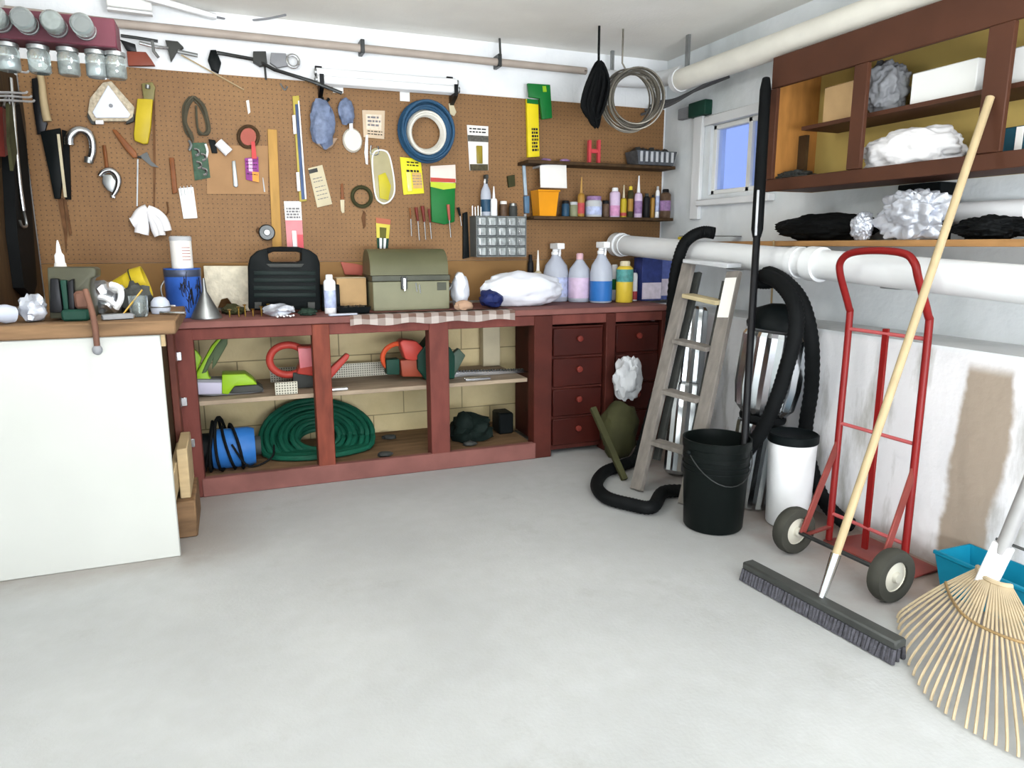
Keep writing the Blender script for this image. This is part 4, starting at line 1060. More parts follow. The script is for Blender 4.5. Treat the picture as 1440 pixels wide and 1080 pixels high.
MB().tube([(p.x - .06, 3.25, ZSB + .008), (p.x + .02, 3.29, ZSB + .11)], .004, 6).build('skewer', 'brass', t)
t = thing('clear_dome', 'small frosted dome shaped cup at the bench corner beside the blue can', 'cup', (-.2, 3.45, ZSB))
p = at(226, 436, Y=3.42)
MB().lathe([(0, 0), (.036, 0), (.04, .02), (.036, .05), (.022, .068), (0, .072)], (p.x, 3.42, ZSB + .001), (0, 0, 1), 20).build('cup', 'frosted_plastic', t)
MB().torus((p.x, 3.42, ZSB + .03), .041, .003, (0, 0, 1), 20, 6).build('rim', 'dull_steel', t)
metalbit('bright steel rod lying across the corner of the white fronted bench', 226, 446, 262, 455, 3.36, ZSB, .007)
# --- blue can with white tub on top
Yc = 4.12
xl, xr = sx(232, 405, Yc), sx(284, 405, Yc); rc = (xr - xl) / 2; xc = (xl + xr) / 2; hc = at(258, 377, Y=Yc).z - ZT
t = thing('paint_can', 'large blue can with a silver rim and white label on the bench', 'can', (xc, Yc, ZT))
MB().lathe([(0, 0), (rc * .97, 0), (rc, .006), (rc, hc * .9), (rc * 1.02, hc * .92), (rc * 1.02, hc), (rc * .9, hc), (rc * .88, hc - .008), (0, hc - .008)], (xc, Yc, ZT), (0, 0, 1), 32).build('body', M('can_blue', '#3560b5', .35, .1, var=.25, scale=9), t)
MB().lathe([(rc * 1.0, hc * .83), (rc * 1.025, hc * .85), (rc * 1.025, hc * .97), (rc * 1.0, hc * .99)], (xc, Yc, ZT), (0, 0, 1), 32).build('rim_band', M('rim_grey', '#4d5568', .35, .4, var=.3), t)
b = MB(); rnd = random.Random(8)
for k in range(14):
    aa = -PI / 2 + rnd.uniform(-.2, 1.0); zz = hc * rnd.uniform(.2, .75)
    b.tube([(xc + (rc + .001) * math.cos(aa + s_ * .05), Yc + (rc + .001) * math.sin(aa + s_ * .05), ZT + zz + s_ * .012 * rnd.choice((-1, 1))) for s_ in range(5)], .0022, 5)
b.build('printed_drawing', 'ink', t)
MB().box((xc - rc * .62, Yc - rc * .83, ZT + hc * .2), (.028, .012, .035), .001, Matrix.Rotation(-.63, 3, 'Z')).build('white_sticker', 'paper_white', t)
MB().tube([(xc - rc, Yc, ZT + hc * .75), (xc - rc - .018, Yc - .02, ZT + hc * .6), (xc - rc - .01, Yc - .05, ZT + hc * .4)], .004, 6, False, 4).build('bail_handle', 'dull_steel', t)
xl, xr = sx(239, 350, Yc), sx(270, 350, Yc); r2 = (xr - xl) / 2; x2 = (xl + xr) / 2; z2 = ZT + hc - .007; h2 = at(254, 332, Y=Yc).z - z2
t = thing('white_tub', 'white paper tub with printed lines standing on the blue can', 'tub', (x2, Yc, z2))
MB().lathe([(0, 0), (r2 * .97, 0), (r2, .004), (r2, h2 * .86), (0, h2 * .86)], (x2, Yc, z2), (0, 0, 1), 28).build('body', 'paper_white', t)
MB().lathe([(0, h2 * .861), (r2 * 1.03, h2 * .861), (r2 * 1.03, h2 * .97), (r2 * .9, h2), (0, h2)], (x2, Yc, z2), (0, 0, 1), 28).build('lid', 'light_grey', t)
b = MB()
for k in range(5): b.tube([(x2 + (r2 + .001) * math.cos(-PI / 2 + .1 + s_ * .16), Yc + (r2 + .001) * math.sin(-PI / 2 + .1 + s_ * .16), z2 + h2 * (.3 + .09 * k)) for s_ in range(6)], .002, 5)
b.build('printed_text', M('faded_red', '#b98a84', .7), t)
# --- grey funnel
Yg = 3.98; p = at(290, 440, Y=Yg); xg = p.x; hg_ = at(289, 391, Y=Yg).z - ZT; rg = (sx(311, 438, Yg) - sx(267, 438, Yg)) / 2
tag(MB().lathe([(rg, 0), (rg * 1.02, .004), (rg * .98, .012), (rg * .24, hg_ * .62), (rg * .17, hg_ * .66), (rg * .08, hg_), (rg * .03, hg_), (rg * .1, hg_ * .62), (rg * .9, .01), (rg * .97, 0)], (xg, Yg, ZT), (0, 0, 1), 32).build('metal_funnel', 'dull_steel'), 'grey metal funnel standing upside down in front of the blue can', 'funnel')
# --- rough cream slab
a = [at(x, y, Y=4.34) for x, y in ((286, 374), (349, 374), (351, 424), (331, 423), (320, 419), (311, 421), (303, 428), (290, 428))]
for v in a: v.z = max(v.z, ZT)
a[-1].z = ZT; a[-2].z = ZT; a[2].z = ZT; a[3].z = ZT + .01
tag(MB().prism(a, (0, .05, 0), .003).build('insulation_slab', 'foam_texture'), 'rough textured cream slab leaning up between the funnel and the black case', 'slab')
# --- black tool case
Yk = 4.10
def kp(pts, Y=Yk):
    r = [at(x, y, Y=Y) for x, y in pts]
    for v in r: v.z = max(v.z, ZT)
    return r
t = thing('tool_case', 'black plastic power tool case standing upright with its carry handle on top', 'case', (at(400, 430, Y=Yk).x, Yk + .05, ZT))
out = [(350, 436), (349, 375), (352, 362), (362, 353), (376, 349), (378, 366), (384, 369), (418, 369), (424, 366), (424, 348), (436, 352), (446, 359), (450, 370), (451, 436)]
MB().prism(kp(out), (0, .11, 0), .006).build('shell', 'black_plastic', t)
MB().prism(kp([(375, 349), (383, 347), (419, 347), (425, 349), (424, 356), (417, 354), (384, 354), (377, 357)]), (0, .05, 0), .004).build('carry_handle', 'black_rubber', t)
b = MB()
for y in (381, 391, 402, 412): b.prism(kp([(357, y), (444, y), (444, y + 6), (357, y + 6)], Yk - .006), (0, .0058, 0), .002)
b.build('raised_ribs', M('case_green_black', '#16211f', .4, var=.15), t)
MB().prism(kp([(374, 371), (428, 371), (424, 376), (380, 376)], Yk - .007), (0, .0068, 0), .002).build('handle_recess', 'dark_grey', t)
for px in (363, 438): MB().prism(kp([(px - 5, 425), (px + 5, 425), (px + 5, 434), (px - 5, 434)], Yk - .012), (0, .0118, 0), .002).build('latch', 'dark_grey', t)
# --- parcels in front of the case
p = at(392, 432, Y=3.97)
t = thing('parts_bag', 'small clear bag of white fasteners lying in front of the black case', 'bag', (p.x, 3.97, ZT))
MB().blob((p.x, 3.98, ZT + .03), (.075, .05, .035), .4, 2.2, 13, 3, ZT).build('bag', 'silver_crumple', t)
for i in range(6): MB().tube([(p.x - .02 + .016 * i, 3.91, ZT + .006), (p.x - .015 + .016 * i, 3.86, ZT + .008 + .004 * (i % 2))], .0045, 7).build('fastener', 'white_plastic', t)
rnd = random.Random(12)
lbs = ['upright brass screw, leftmost on the bench before the cream slab', 'upright brass screw, second from the left before the cream slab', 'upright brass screw, third from the left before the cream slab',
       'upright brass screw at the left foot of the black case', 'upright brass screw just left of the small clear bag', 'upright brass screw touching the clear bag by the case']
for i, px in enumerate((322, 335, 344, 355, 367, 377)):
    p = at(px, 430, Y=4.0); h_ = .035 + .012 * (i % 3)
    t = thing('brass_screw', lbs[i], 'screw', (p.x, 4.0, ZT), 'brass screws on the bench')
    MB().cyl((p.x, 4.0, ZT), (p.x, 4.0, ZT + h_), .003, .004, 8).build('shank', 'brass', t)
    MB().lathe([(0, 0), (.006, 0), (.011, .006), (0, .008)], (p.x, 4.0, ZT + h_ - .0005), (0, 0, 1), 10).build('head', 'brass', t)
tag(MB().blob((at(328, 430, Y=4.18).x, 4.18, ZT + .022), (.06, .06, .03), .4, 2.5, 19, 3, ZT).build('shop_rag', 'olive_dark'), 'dark olive rag bunched at the foot of the cream slab', 'rag')
tag(MB().blob((at(432, 434, Y=3.97).x, 3.97, ZT + .016), (.045, .035, .022), .4, 2.5, 29, 3, ZT).build('shop_rag', M('rag_green', '#24352b', .9, var=.3)), 'dark green rag bunched in front of the black case', 'rag')
# --- can and stuff right of the case
bottle('white spray bottle standing just right of the black case', 455, 472, 386, 4.02, ZT, 'can', 'white_plastic', 'white_plastic', 'label_bluewhite', None, 'spray_can', 'can', lv=(.15, .6))
tag(MB().bb((at(451, 415, Y=4.2).x, 4.17, ZT), (at(477, 415, Y=4.2).x, 4.24, at(465, 400, Y=4.2).z), .004).build('black_carton', 'black_plastic'), 'black carton behind the white spray bottle beside the case', 'box')
t = thing('cardboard_box', 'open tan cardboard box left of the olive toolbox', 'box', (at(497, 420, Y=4.25).x, 4.25, ZT))
x0, x1 = at(472, 410, Y=4.25).x, at(513, 410, Y=4.25).x; zt = at(497, 390, Y=4.25).z
MB().bb((x0, 4.19, ZT), (x1, 4.40, zt - .002), .003).build('box_body', 'cardboard', t)
MB().bb((x0, 4.19, zt - .0015), (x1, 4.29, zt + .0005)).build('flap', 'paper_cream', t)
t = thing('parts_tray', 'low black tray of dark bits in front of the cardboard box', 'tray', (at(497, 432, Y=4.02).x, 4.02, ZT))
b = MB(); taperbin(b, (at(496, 432, Y=4.03).x, 4.03, ZT), .16, .18, .11, .125, .035, .005); b.build('tray_body', 'black_plastic', t)
for i in range(4): MB().blob((at(484 + 8 * i, 430, Y=4.03).x, 4.03, ZT + .027), (.018, .03, .014), .4, 3, i + 40, 2).build('metal_part', 'dark_steel', t)
# --- olive toolbox
Yt = 4.06
t = thing('metal_toolbox', 'olive grey metal toolbox with a rounded lid and centre latch', 'toolbox', (at(577, 430, Y=Yt).x, Yt + .12, ZT))
x0 = at(524, 400, Y=Yt).x; x1 = at(632, 400, Y=Yt).x; zl = at(577, 388, Y=Yt).z
MB().bb((x0, Yt, ZT), (x1, Yt + .25, zl - .03), .004).build('body', 'olive_light', t)
MB().bb((x0 - .004, Yt - .004, zl - .029), (x1 + .004, Yt + .254, zl + .004), .003).build('seam_band', M('seam_dark', '#42443a', .4, .3, var=.2), t)
zt = at(577, 350, Y=Yt + .12).z; hh = zt - zl - .005
prof = [(0.0, 0.0)] + [(Yt * 0 + .125 - .125 * math.cos(a_), hh * math.sin(a_) ** .7) for a_ in [PI * i / 14 for i in range(1, 14)]] + [(.25, 0)]
MB().prism([Vector((x0 - .010, Yt + u, zl + .005 + v)) for u, v in prof], (x1 - x0 + .004, 0, 0), .0).build('lid', 'olive_paint', t)
xm = at(568, 405, Y=Yt).x
lt = MB().bb((xm - .018, Yt - .014, zl - .075), (xm + .018, Yt - .0005, zl - .005), .003).build('latch', 'dark_steel', t)
MB().bb((xm - .008, Yt - .024, zl - .085), (xm + .008, Yt - .0145, zl - .01), .003).build('latch_tongue', 'chrome', lt)
MB().bb((x1 - .075, Yt - .003, zl - .085), (x1 - .02, Yt - .0005, zl - .04), .001).build('name_plate', 'seam_dark', t)
MB().tube([(x1 + .004, Yt + .06, zl - .10), (x1 + .03, Yt + .06, zl - .06), (x1 + .03, Yt + .19, zl - .06), (x1 + .004, Yt + .19, zl - .10)], .007, 8, False, 3).build('side_handle', 'dull_steel', t)
MB().tube([(xm + .07, Yt - .006, zl - .04), (xm + .075, Yt - .006, zl - .09)], .004, 6).build('hasp_pin', 'steel', t)
MB().tube([(xm + .09, Yt - .006, zl - .05), (xm + .095, Yt - .006, zl - .10)], .004, 6).build('hasp_pin', 'steel', t)
# --- checked cloth on bench front
x0 = at(492, 448, Y=3.83).x; x1 = at(724, 440, Y=3.83).x
b = MB(); nn = 30
top = []
rows = [(3.955, ZBT + .003), (3.9, ZBT + .003), (3.833, ZBT + .004), (3.826, ZBT - .005), (3.824, ZBT - .05)]
grid = []
for (yy, zz) in rows:
    row = []
    for i in range(nn + 1):
        u = i / nn; x = x0 + (x1 - x0) * u
        dz = .006 * math.sin(u * 23) if zz < ZBT - .02 else 0
        row.append(b.bm.verts.new((x, yy + (.003 * math.sin(u * 40) if zz < ZBT else 0), zz + dz)))
    grid.append(row)
for A, B in zip(grid[:-1], grid[1:]):
    for i in range(nn): b.bm.faces.new((A[i], A[i + 1], B[i + 1], B[i]))
bmesh.ops.solidify(b.bm, geom=b.bm.faces[:], thickness=.0015)
cl = tag(fix_origin(b.build('checked_cloth', 'check_cloth')), 'brown and white checked cloth strip hanging over the bench front edge', 'cloth')
for px, lb in ((500, 'shiny clear strip on the front edge of the bench left of the checked cloth'),):
    p = at(px - 12, 452, Y=3.88)
    tag(MB().box((p.x - .02, 3.875, ZT + .0065), (.15, .03, .01), .002, Matrix.Rotation(.08, 3, 'Z')).build('clear_ruler', 'frosted_plastic'), lb, 'ruler')
# --- white bag of rolls
Yw = 4.12
t = thing('white_rag_bag', 'large white plastic bag of rags lying on its side with a blue printed end', 'bag', (at(700, 430, Y=Yw).x, Yw, ZT))
xa_, xb_ = at(676, 410, Y=Yw).x, at(788, 410, Y=Yw).x
zt = at(720, 385, Y=Yw).z
MB().blob(((xa_ + xb_) / 2, Yw, ZT + (zt - ZT) * .5), ((xb_ - xa_) / 2, .13, (zt - ZT) * .56), .12, 2.5, 21, 4, ZT).build('bag', 'white_bag', t)
MB().blob((at(686, 418, Y=Yw).x, Yw - .06, ZT + .055), (.07, .085, .055), .3, 2.5, 22, 3, ZT).build('blue_print_end', 'navy', t)
p = at(651, 410, Y=Yw)
tag(MB().blob((p.x, Yw + .06, ZT + .10), (.055, .07, .11), .2, 2.5, 24, 3, ZT).build('paper_bundle', 'white_bag'), 'white crumpled paper bundle between the toolbox and the white rag bag', 'paper')
tag(MB().blob((at(652, 424, Y=3.95).x, 3.95, ZT + .025), (.055, .035, .032), .2, 2.5, 25, 3, ZT).build('shop_rag', M('tan_rag', '#b09078', .9, var=.15)), 'tan rag in front of the white paper bundle', 'rag')
# --- bottles on the right of the bench
g = 'bottles on the right end of the bench'
bottle('tall clear spray bottle, nearest the white rag bag, with pale liquid', 766, 798, 342, 4.375, ZT, 'spray', 'frosted_plastic', 'white_plastic', 'label_bluewhite', g, 'spray_bottle', lv=(.08, .42))
bottle('cloudy jug with a pinkish cap between the two tall spray bottles', 801, 829, 356, 4.28, ZT, 'jug', 'frosted_plastic', M('cap_pink', '#c9a3ac', .4), 'lilac', g, lv=(.08, .5))
bottle('tall spray bottle with deep blue liquid in its lower half', 832, 860, 340, 4.16, ZT, 'spray', 'frosted_plastic', 'white_plastic', 'blue_plastic', g, 'spray_bottle', lv=(.03, .36))
bottle('white and green can beside the yellow spray can', 858, 870, 372, 4.3, ZT, 'can', 'white_plastic', 'white_plastic', 'green_card', g, 'spray_can', 'can', lv=(.3, .6))
bottle('yellow and teal spray can right of the blue liquid spray bottle', 868, 889, 367, 4.12, ZT, 'can', M('spray_yellow', '#d3b83e', .35, var=.1), 'paper_cream', M('label_teal', '#4f8f8c', .4, var=.3, scale=40), g, 'spray_can', 'can', lv=(.5, .8))
bottle('slim white bottle with a red foot right of the yellow spray can', 889, 896, 378, 4.2, ZT, 'can', 'white_plastic', 'navy', 'label_red', g, lv=(.04, .3))
t = bottle('navy and white carton near the right end of the bench', 897, 925, 362, 4.22, ZT, 'box', M('carton_navy', '#34407a', .5, var=.3, scale=18), None, M('carton_white', '#d9cfdd', .5, var=.15, scale=25), g, 'detergent_box', 'carton', lv=(.04, .42))
t = bottle('blue and white carton at the extreme right end of the bench', 925, 948, 362, 4.25, ZT, 'box', M('carton_blue', '#5a68a8', .5, var=.3, scale=18), None, 'carton_white', g, 'detergent_box', 'carton', lv=(.1, .5))
bottle('small pale bottle behind the tall clear spray bottle', 751, 762, 352, 4.40, ZT, 'spike', 'paper_cream', 'paper_white', None, g)
bottle('small dark bottle behind the white rag bag', 742, 750, 358, 4.44, ZT, 'can', 'cap_black', 'cap_black', None, g)

# ================================================================== right side
# ---- open wall cabinet
XC0, XC1 = 2.60, 2.90; YC1, YC0 = 3.06, 1.15; ZC0, ZC1 = 1.555, 2.195
t = thing('wall_cabinet', 'long open brown wall cabinet with a yellow back high on the right wall', 'cabinet', (2.75, 2.1, ZC0))
MB().bb((XC1, YC0, ZC0), (XC1 + .012, YC1, ZC1)).build('back_panel', 'yellow_ply', t)
MB().bb((XC0 + .02, YC1 - .02, ZC0), (XC1 - .0005, YC1, ZC1)).build('side_panel', 'orange_wood', t)
MB().bb((XC0 + .02, YC0, ZC0), (XC1 - .0005, YC0 + .02, ZC1)).build('side_panel', 'orange_wood', t)
MB().bb((XC0 + .02, YC0 + .02, ZC0), (XC1 - .0005, YC1 - .02, ZC0 + .02)).build('bottom_panel', 'brown_paint', t)
MB().bb((XC0 + .02, YC0 + .02, ZC1 - .02), (XC1 - .0005, YC1 - .02, ZC1)).build('top_panel', 'brown_paint', t)
ZI = at(1330, 136, X=2.66).z
MB().bb((2.665, YC0 + .02, ZI - .018), (XC1 - .0005, 2.90, ZI)).build('inner_shelf', 'brown_paint', t)  # brown darkens this shelf to carry the shade on its front edge
MB().bb((XC0, YC0, ZC0 - .005), (XC0 + .02, YC1, ZC0 + .055), .003).build('bottom_rail', 'brown_paint', t)
MB().bb((XC0, YC0, ZC1 - .145), (XC0 + .02, YC1, ZC1 + .004), .003).build('top_rail', 'brown_paint', t)
for y0, y1 in ((YC1 - .05, YC1), (2.46, 2.535), (1.84, 1.935)):
    MB().bb((XC0 - .004, y0, ZC0 + .056), (XC0 + .018, y1, ZC1 - .146), .003).build('stile', 'brown_paint', t)
MB().bb((2.78, 2.985, ZC0 + .0205), (2.80, 3.0385, ZI - .02)).build('divider_strip', 'dark_wood', t)
ZCB = ZC0 + .0205
def sblob(name, label, cat, px, py0, py1, X, ly, zb, mt, seed, amp=.3, lx=.10):
    p = at(px, (py0 + py1) / 2, X=X); h = at(px, py0, X=X).z - zb
    return tag(MB().blob((X, p.y, zb + h * .48), (lx, ly, h * .52), amp, 2.4, seed, 5, zb + .0005).build(name, mt, None, 75), label, cat)
sblob('white_sack', 'large white crumpled sack on the bottom of the wall cabinet', 'sack', 1280, 180, 246, 2.75, .235, ZCB, 'white_cloth', 31, .18, .11)
sblob('dark_bundle', 'dark bundle in the lower left corner of the wall cabinet', 'bundle', 1118, 240, 262, 2.74, .10, ZCB, 'dark_grey', 32)
zi = ZI + .0005
def cbox(name, label, cat, px0, px1, py, X, zb, mt, dx=.16, bev=.004):
    a = at(px0, py, X=X); c_ = at(px1, py, X=X); zt = min(at((px0 + px1) / 2, py, X=X).z, ZC1 - .025)
    return tag(MB().bb((X, c_.y, zb), (X + dx, a.y, zt), bev).build(name, mt), label, cat)
cbox('carton', 'brown cardboard carton on the upper cabinet shelf at its left end', 'box', 1160, 1200, 118, 2.69, zi, 'cardboard')
cbox('white_carton', 'long white carton on the upper cabinet shelf in the middle bay', 'box', 1284, 1375, 92, 2.70, zi, 'white_paint')
cbox('white_carton', 'white carton on the upper cabinet shelf at the photo edge', 'box', 1418, 1475, 62, 2.70, zi, 'white_paint')
sblob('grey_sack', 'grey crumpled bag on the upper cabinet shelf beside the left post', 'bag', 1246, 88, 160, 2.76, .10, zi, 'mid_grey', 33, .25, .08)
a = at(1412, 180, X=2.70); c_ = at(1452, 180, X=2.70)
t = thing('binder', 'dark teal binder with a white stripe standing in the right bay of the wall cabinet', 'binder', (2.78, (a.y + c_.y) / 2, ZCB))
MB().bb((2.70, c_.y, ZCB), (2.86, a.y, a.z), .004).build('cover', M('binder_teal', '#1f4a58', .5, var=.2), t)
MB().bb((2.695, a.y - .075, ZCB + .002), (2.6995, a.y - .05, a.z - .004)).build('stripe', 'paper_white', t)

# ---- plank shelf below the cabinet
ZS1 = 1.302
tag(MB().bb((2.585, 1.0, ZS1 - .027), (XU - .0005, 3.60, ZS1), .003).build('plank_shelf', 'shelf_wood'), 'long bare wood plank shelf below the wall cabinet above the white drain pipe', 'shelf')
zs_ = ZS1 + .0005
sblob('black_jacket', 'long flat black garment lying on the left of the plank shelf', 'clothing', 1160, 301, 326, 2.80, .33, zs_, 'black_rubber', 34, .2, .085)
sblob('foil_wrap', 'large crumpled silvery plastic on the plank shelf', 'plastic', 1284, 268, 330, 2.645, .16, zs_, 'silver_crumple', 35, .4, .045)
sblob('clear_wrap', 'pale crumpled plastic scrap on the plank shelf beside the black garment', 'plastic', 1213, 300, 328, 2.64, .05, zs_, 'silver_crumple', 36, .3, .04)
sblob('dark_cloth', 'dark cloth heap on the plank shelf right of the broom handle', 'cloth', 1395, 304, 324, 2.70, .13, zs_, 'black_rubber', 37, .3, .10)
a = at(1345, 296, X=2.85); c_ = at(1445, 296, X=2.85)
tag(MB().cyl((2.865, a.y, ZS1 + .11), (2.865, c_.y, ZS1 + .11), .045, None, 20).build('paper_roll', 'white_plastic'), 'white roll lying behind the dark cloth heap on the plank shelf', 'roll')
a = at(1264, 262, X=2.75); c_ = at(1304, 262, X=2.75)
tag(MB().bb((2.80, c_.y - .02, zs_), (2.90, a.y + .05, ZC0 - .012), .004).build('black_carton', 'black_plastic'), 'black carton wedged under the wall cabinet behind the silvery plastic', 'box')

# ---- white drain pipe
def pz(y): return 1.285 - (4.37 - y) * .0493
t = thing('drain_pipe', 'thick white plastic drain pipe running along the right wall under the plank shelf', 'pipe', (2.5, 2.7, 1.2))
P0 = Vector((2.5, 4.38, pz(4.38))); P1 = Vector((2.5, .6, pz(.6)))
MB().tube([P0, P0.lerp(P1, .5), P1], .066, 24).build('pipe', 'pvc_white', t)
def collar(y, l, r): 
    MB().tube([(2.5, y, pz(y)), (2.5, y - l, pz(y - l))], r, 24).build('collar', 'pvc_white', t)
collar(4.40, .07, .080); collar(4.29, .02, .072); collar(2.70, .04, .074); collar(2.60, .07, .079)
MB().bb((2.494, 3.64, 1.20), (2.586, 3.66, 1.33)).build('strap', 'yellow_plastic', t)
MB().bb((2.5, 3.60, 1.332), (2.91, 3.66, 1.337)).build('strap_arm', 'dull_steel', t)
for y in (3.2, 2.2, 1.3): MB().tube([(2.5, y, pz(y) - .067), (2.60, y, pz(y) - .075), (2.918, y, pz(y) - .075)], .006, 6).build('hanger', 'dull_steel', t)

# ---- step ladder
LB, LT = Vector((1.93, 3.11, 0)), Vector((2.335, 3.31, 1.185)); RB, RT = Vector((2.04, 2.83, 0)), Vector((2.365, 2.965, 1.15))
t = thing('step_ladder', 'weathered grey wooden step ladder folded and leaning against the drain pipe', 'ladder', (1.98, 2.97, 0))
nrm = (RT - LT).cross(LB - LT).normalized()
for b0, b1 in ((LB, LT), (RB, RT)):
    MB().beam(b0 + Vector((0, 0, .005)), b1, .085, .028, nrm, .003).build('rail', 'weathered_wood', t)
for k, f in enumerate((.22, .44, .66, .86)):
    a = LB.lerp(LT, f); c_ = RB.lerp(RT, f); d_ = (c_ - a).normalized()
    MB().beam(a + d_ * .043 , c_ - d_ * .043, .08, .022, (0, 0, 1), .002).build('step', 'weathered_wood' if k < 3 else M('pale_step', '#b3a684', .7, var=.15), t)
MB().beam(LT + Vector((0, 0, .012)), RT + Vector((0, 0, .03)), .095, .024, (0, 0, 1), .004).build('top_cap', 'light_grey', t)
off = Vector((.05, .03, 0))
for b0, b1 in ((LB, LT), (RB, RT)):
    d_ = (RB - LB).normalized() * (.05 if b0 is LB else -.05)
    MB().beam(b0.lerp(b1, .13) + off + d_, b1 + off * .35 + d_ - Vector((0, 0, .05)), .045, .022, nrm, .002).build('rear_leg', 'dark_grey', t)
p = RB.lerp(RT, .80); q_ = RB.lerp(RT, .97)
MB().beam(p - nrm * .0155 * (1 if nrm.x > 0 else -1), q_ - nrm * .0155 * (1 if nrm.x > 0 else -1), .075, .001, nrm).build('paper_label', 'paper_white', t)

# ---- silver ribbed metal things
def fluted(b, p0, p1, prof, n=22, amp=.05):
    ax = Vector(p1) - Vector(p0); q = ax.normalized().to_track_quat('Z', 'Y').to_matrix(); rings = []
    for r, f in prof:
        o = Vector(p0) + ax * f
        rings.append([b.bm.verts.new(o + q @ Vector((r * (1 + (amp if k % 2 else -amp)) * math.cos(2 * PI * k / (2 * n)), r * (1 + (amp if k % 2 else -amp)) * math.sin(2 * PI * k / (2 * n)), 0))) for k in range(2 * n)])
    for A, B in zip(rings[:-1], rings[1:]):
        for k in range(2 * n): b.bm.faces.new((A[k], A[(k + 1) % (2 * n)], B[(k + 1) % (2 * n)], B[k]))
    b.bm.faces.new(list(reversed(rings[0]))); b.bm.faces.new(rings[-1]); return b
c0, c1 = Vector((2.345, 2.735, .004)), Vector((2.445, 2.70, 1.01))
t = thing('ribbed_canister', 'tall shiny ribbed metal canister with a black top leaning beside the step ladder', 'canister', c0)
fluted(MB(), c0, c1, [(.10, 0), (.11, .01), (.112, .40), (.11, .42)], 16, .04).build('lower_drum', 'galvanised', t, 20)
fluted(MB(), c0, c1, [(.10, .46), (.135, .50), (.150, .60), (.150, .84), (.14, .86)], 18, .04).build('upper_drum', 'galvanised', t, 20)
MB().lathe([(.108, .425 * 1.025), (.112, .44 * 1.025), (.108, .455 * 1.025), (0, .457 * 1.025)], c0, c1 - c0, 28).build('black_band', 'black_rubber', t)
MB().lathe([(.145, .862 * 1.025), (.15, .885 * 1.025), (.12, .95 * 1.025), (.05, .98 * 1.025), (0, .985 * 1.025)], c0, c1 - c0, 28).build('black_top', 'black_plastic', t)
c0, c1 = Vector((2.30, 3.26, .004)), Vector((2.47, 3.42, .93))
t = thing('foil_duct', 'narrow shiny ribbed metal duct standing behind the step ladder rails', 'duct', c0)
fluted(MB(), c0, c1, [(.07, 0), (.085, .02), (.085, .52), (.08, .54)], 12, .06).build('lower_section', 'galvanised', t, 20)
fluted(MB(), c0, c1, [(.07, .542), (.075, .56), (.07, .98), (.06, 1.0)], 12, .06).build('upper_section', 'galvanised', t, 20)

# ---- black bucket and long black pole
BK = Vector((2.01, 2.57, 0))
t = thing('black_bucket', 'black plastic bucket standing on the floor in front of the step ladder', 'bucket', BK)
hb = .425
MB().lathe([(0, .004), (.128, .004), (.133, .012), (.147, hb - .09), (.150, hb - .088), (.150, hb - .07), (.148, hb - .068), (.149, hb - .04), (.153, hb - .038), (.154, hb), (.146, hb), (.140, .25), (.126, .02), (0, .02)], BK, (0, 0, 1), 40).build('bucket_body', M('bucket_black', '#0c1110', .45, var=.2, scale=5), t)
b = MB()
for z, r in ((hb - .115, .1476), (hb - .14, .1462)): b.torus((BK.x, BK.y, z), r, .0028, (0, 0, 1), 40, 6)
b.build('moulded_ribs', 'black_plastic', t)
hpts = [BK + Vector((.156 * math.cos(a_), .156 * math.sin(a_), hb - .055 - .17 * math.sin((a_ + PI) )*-1 * 0 - .13 * math.sin(PI * i / 14))) for i, a_ in enumerate([-PI + .05 + (PI - .45) * j / 14 for j in range(15)])]
MB().tube(hpts, .0025, 6).build('wire_handle', 'dark_steel', t)
for p in (hpts[0], hpts[-1]): MB().ball(p, .012, 10, 6).build('handle_lug', 'black_plastic', t)
pA, pB = Vector((2.085, 2.474, .25)), Vector((2.54, 3.03, 2.09))
t = thing('long_pole_tool', 'long black pole standing in the black bucket and leaning on the cabinet end', 'pole', pA)
MB().tube([pA, pA.lerp(pB, .58)], .017, 14).build('pole', 'black_metal', t)
MB().tube([pA.lerp(pB, .58), pA.lerp(pB, .60), pA.lerp(pB, .97), pB], lambda u: .019 + .009 * math.sin(u * PI) ** .5, 14).build('upper_grip', 'black_rubber', t)
MB().tube([pA.lerp(pB, .585) + Vector((-.02, -.016, 0)), pA.lerp(pB, .70) + Vector((-.026, -.022, 0))], .006, 8).build('bright_clip', 'light_grey', t)
tag(MB().tube([at(1088, 338, X=2.572), at(1086, 400, X=2.570), at(1083, 452, X=2.57)], .005, 7, False, 3).build('hanging_string', M('tan_cord', '#8d7a58', .7, var=.15)), 'thin tan cord hanging from the plank shelf edge beside the black pole', 'cord')
# white bucket with black lid
WB = Vector((2.355, 2.47, 0))
t = thing('white_bucket', 'white bucket with a black lid against the right wall behind the black bucket', 'bucket', WB)
MB().lathe([(0, .004), (.092, .004), (.096, .01), (.106, .40), (0, .40)], WB, (0, 0, 1), 32).build('bucket_body', 'white_plastic', t)
MB().lathe([(.107, .395), (.112, .40), (.112, .432), (.105, .437), (.09, .430), (0, .430)], WB, (0, 0, 1), 32).build('lid', 'black_plastic', t)

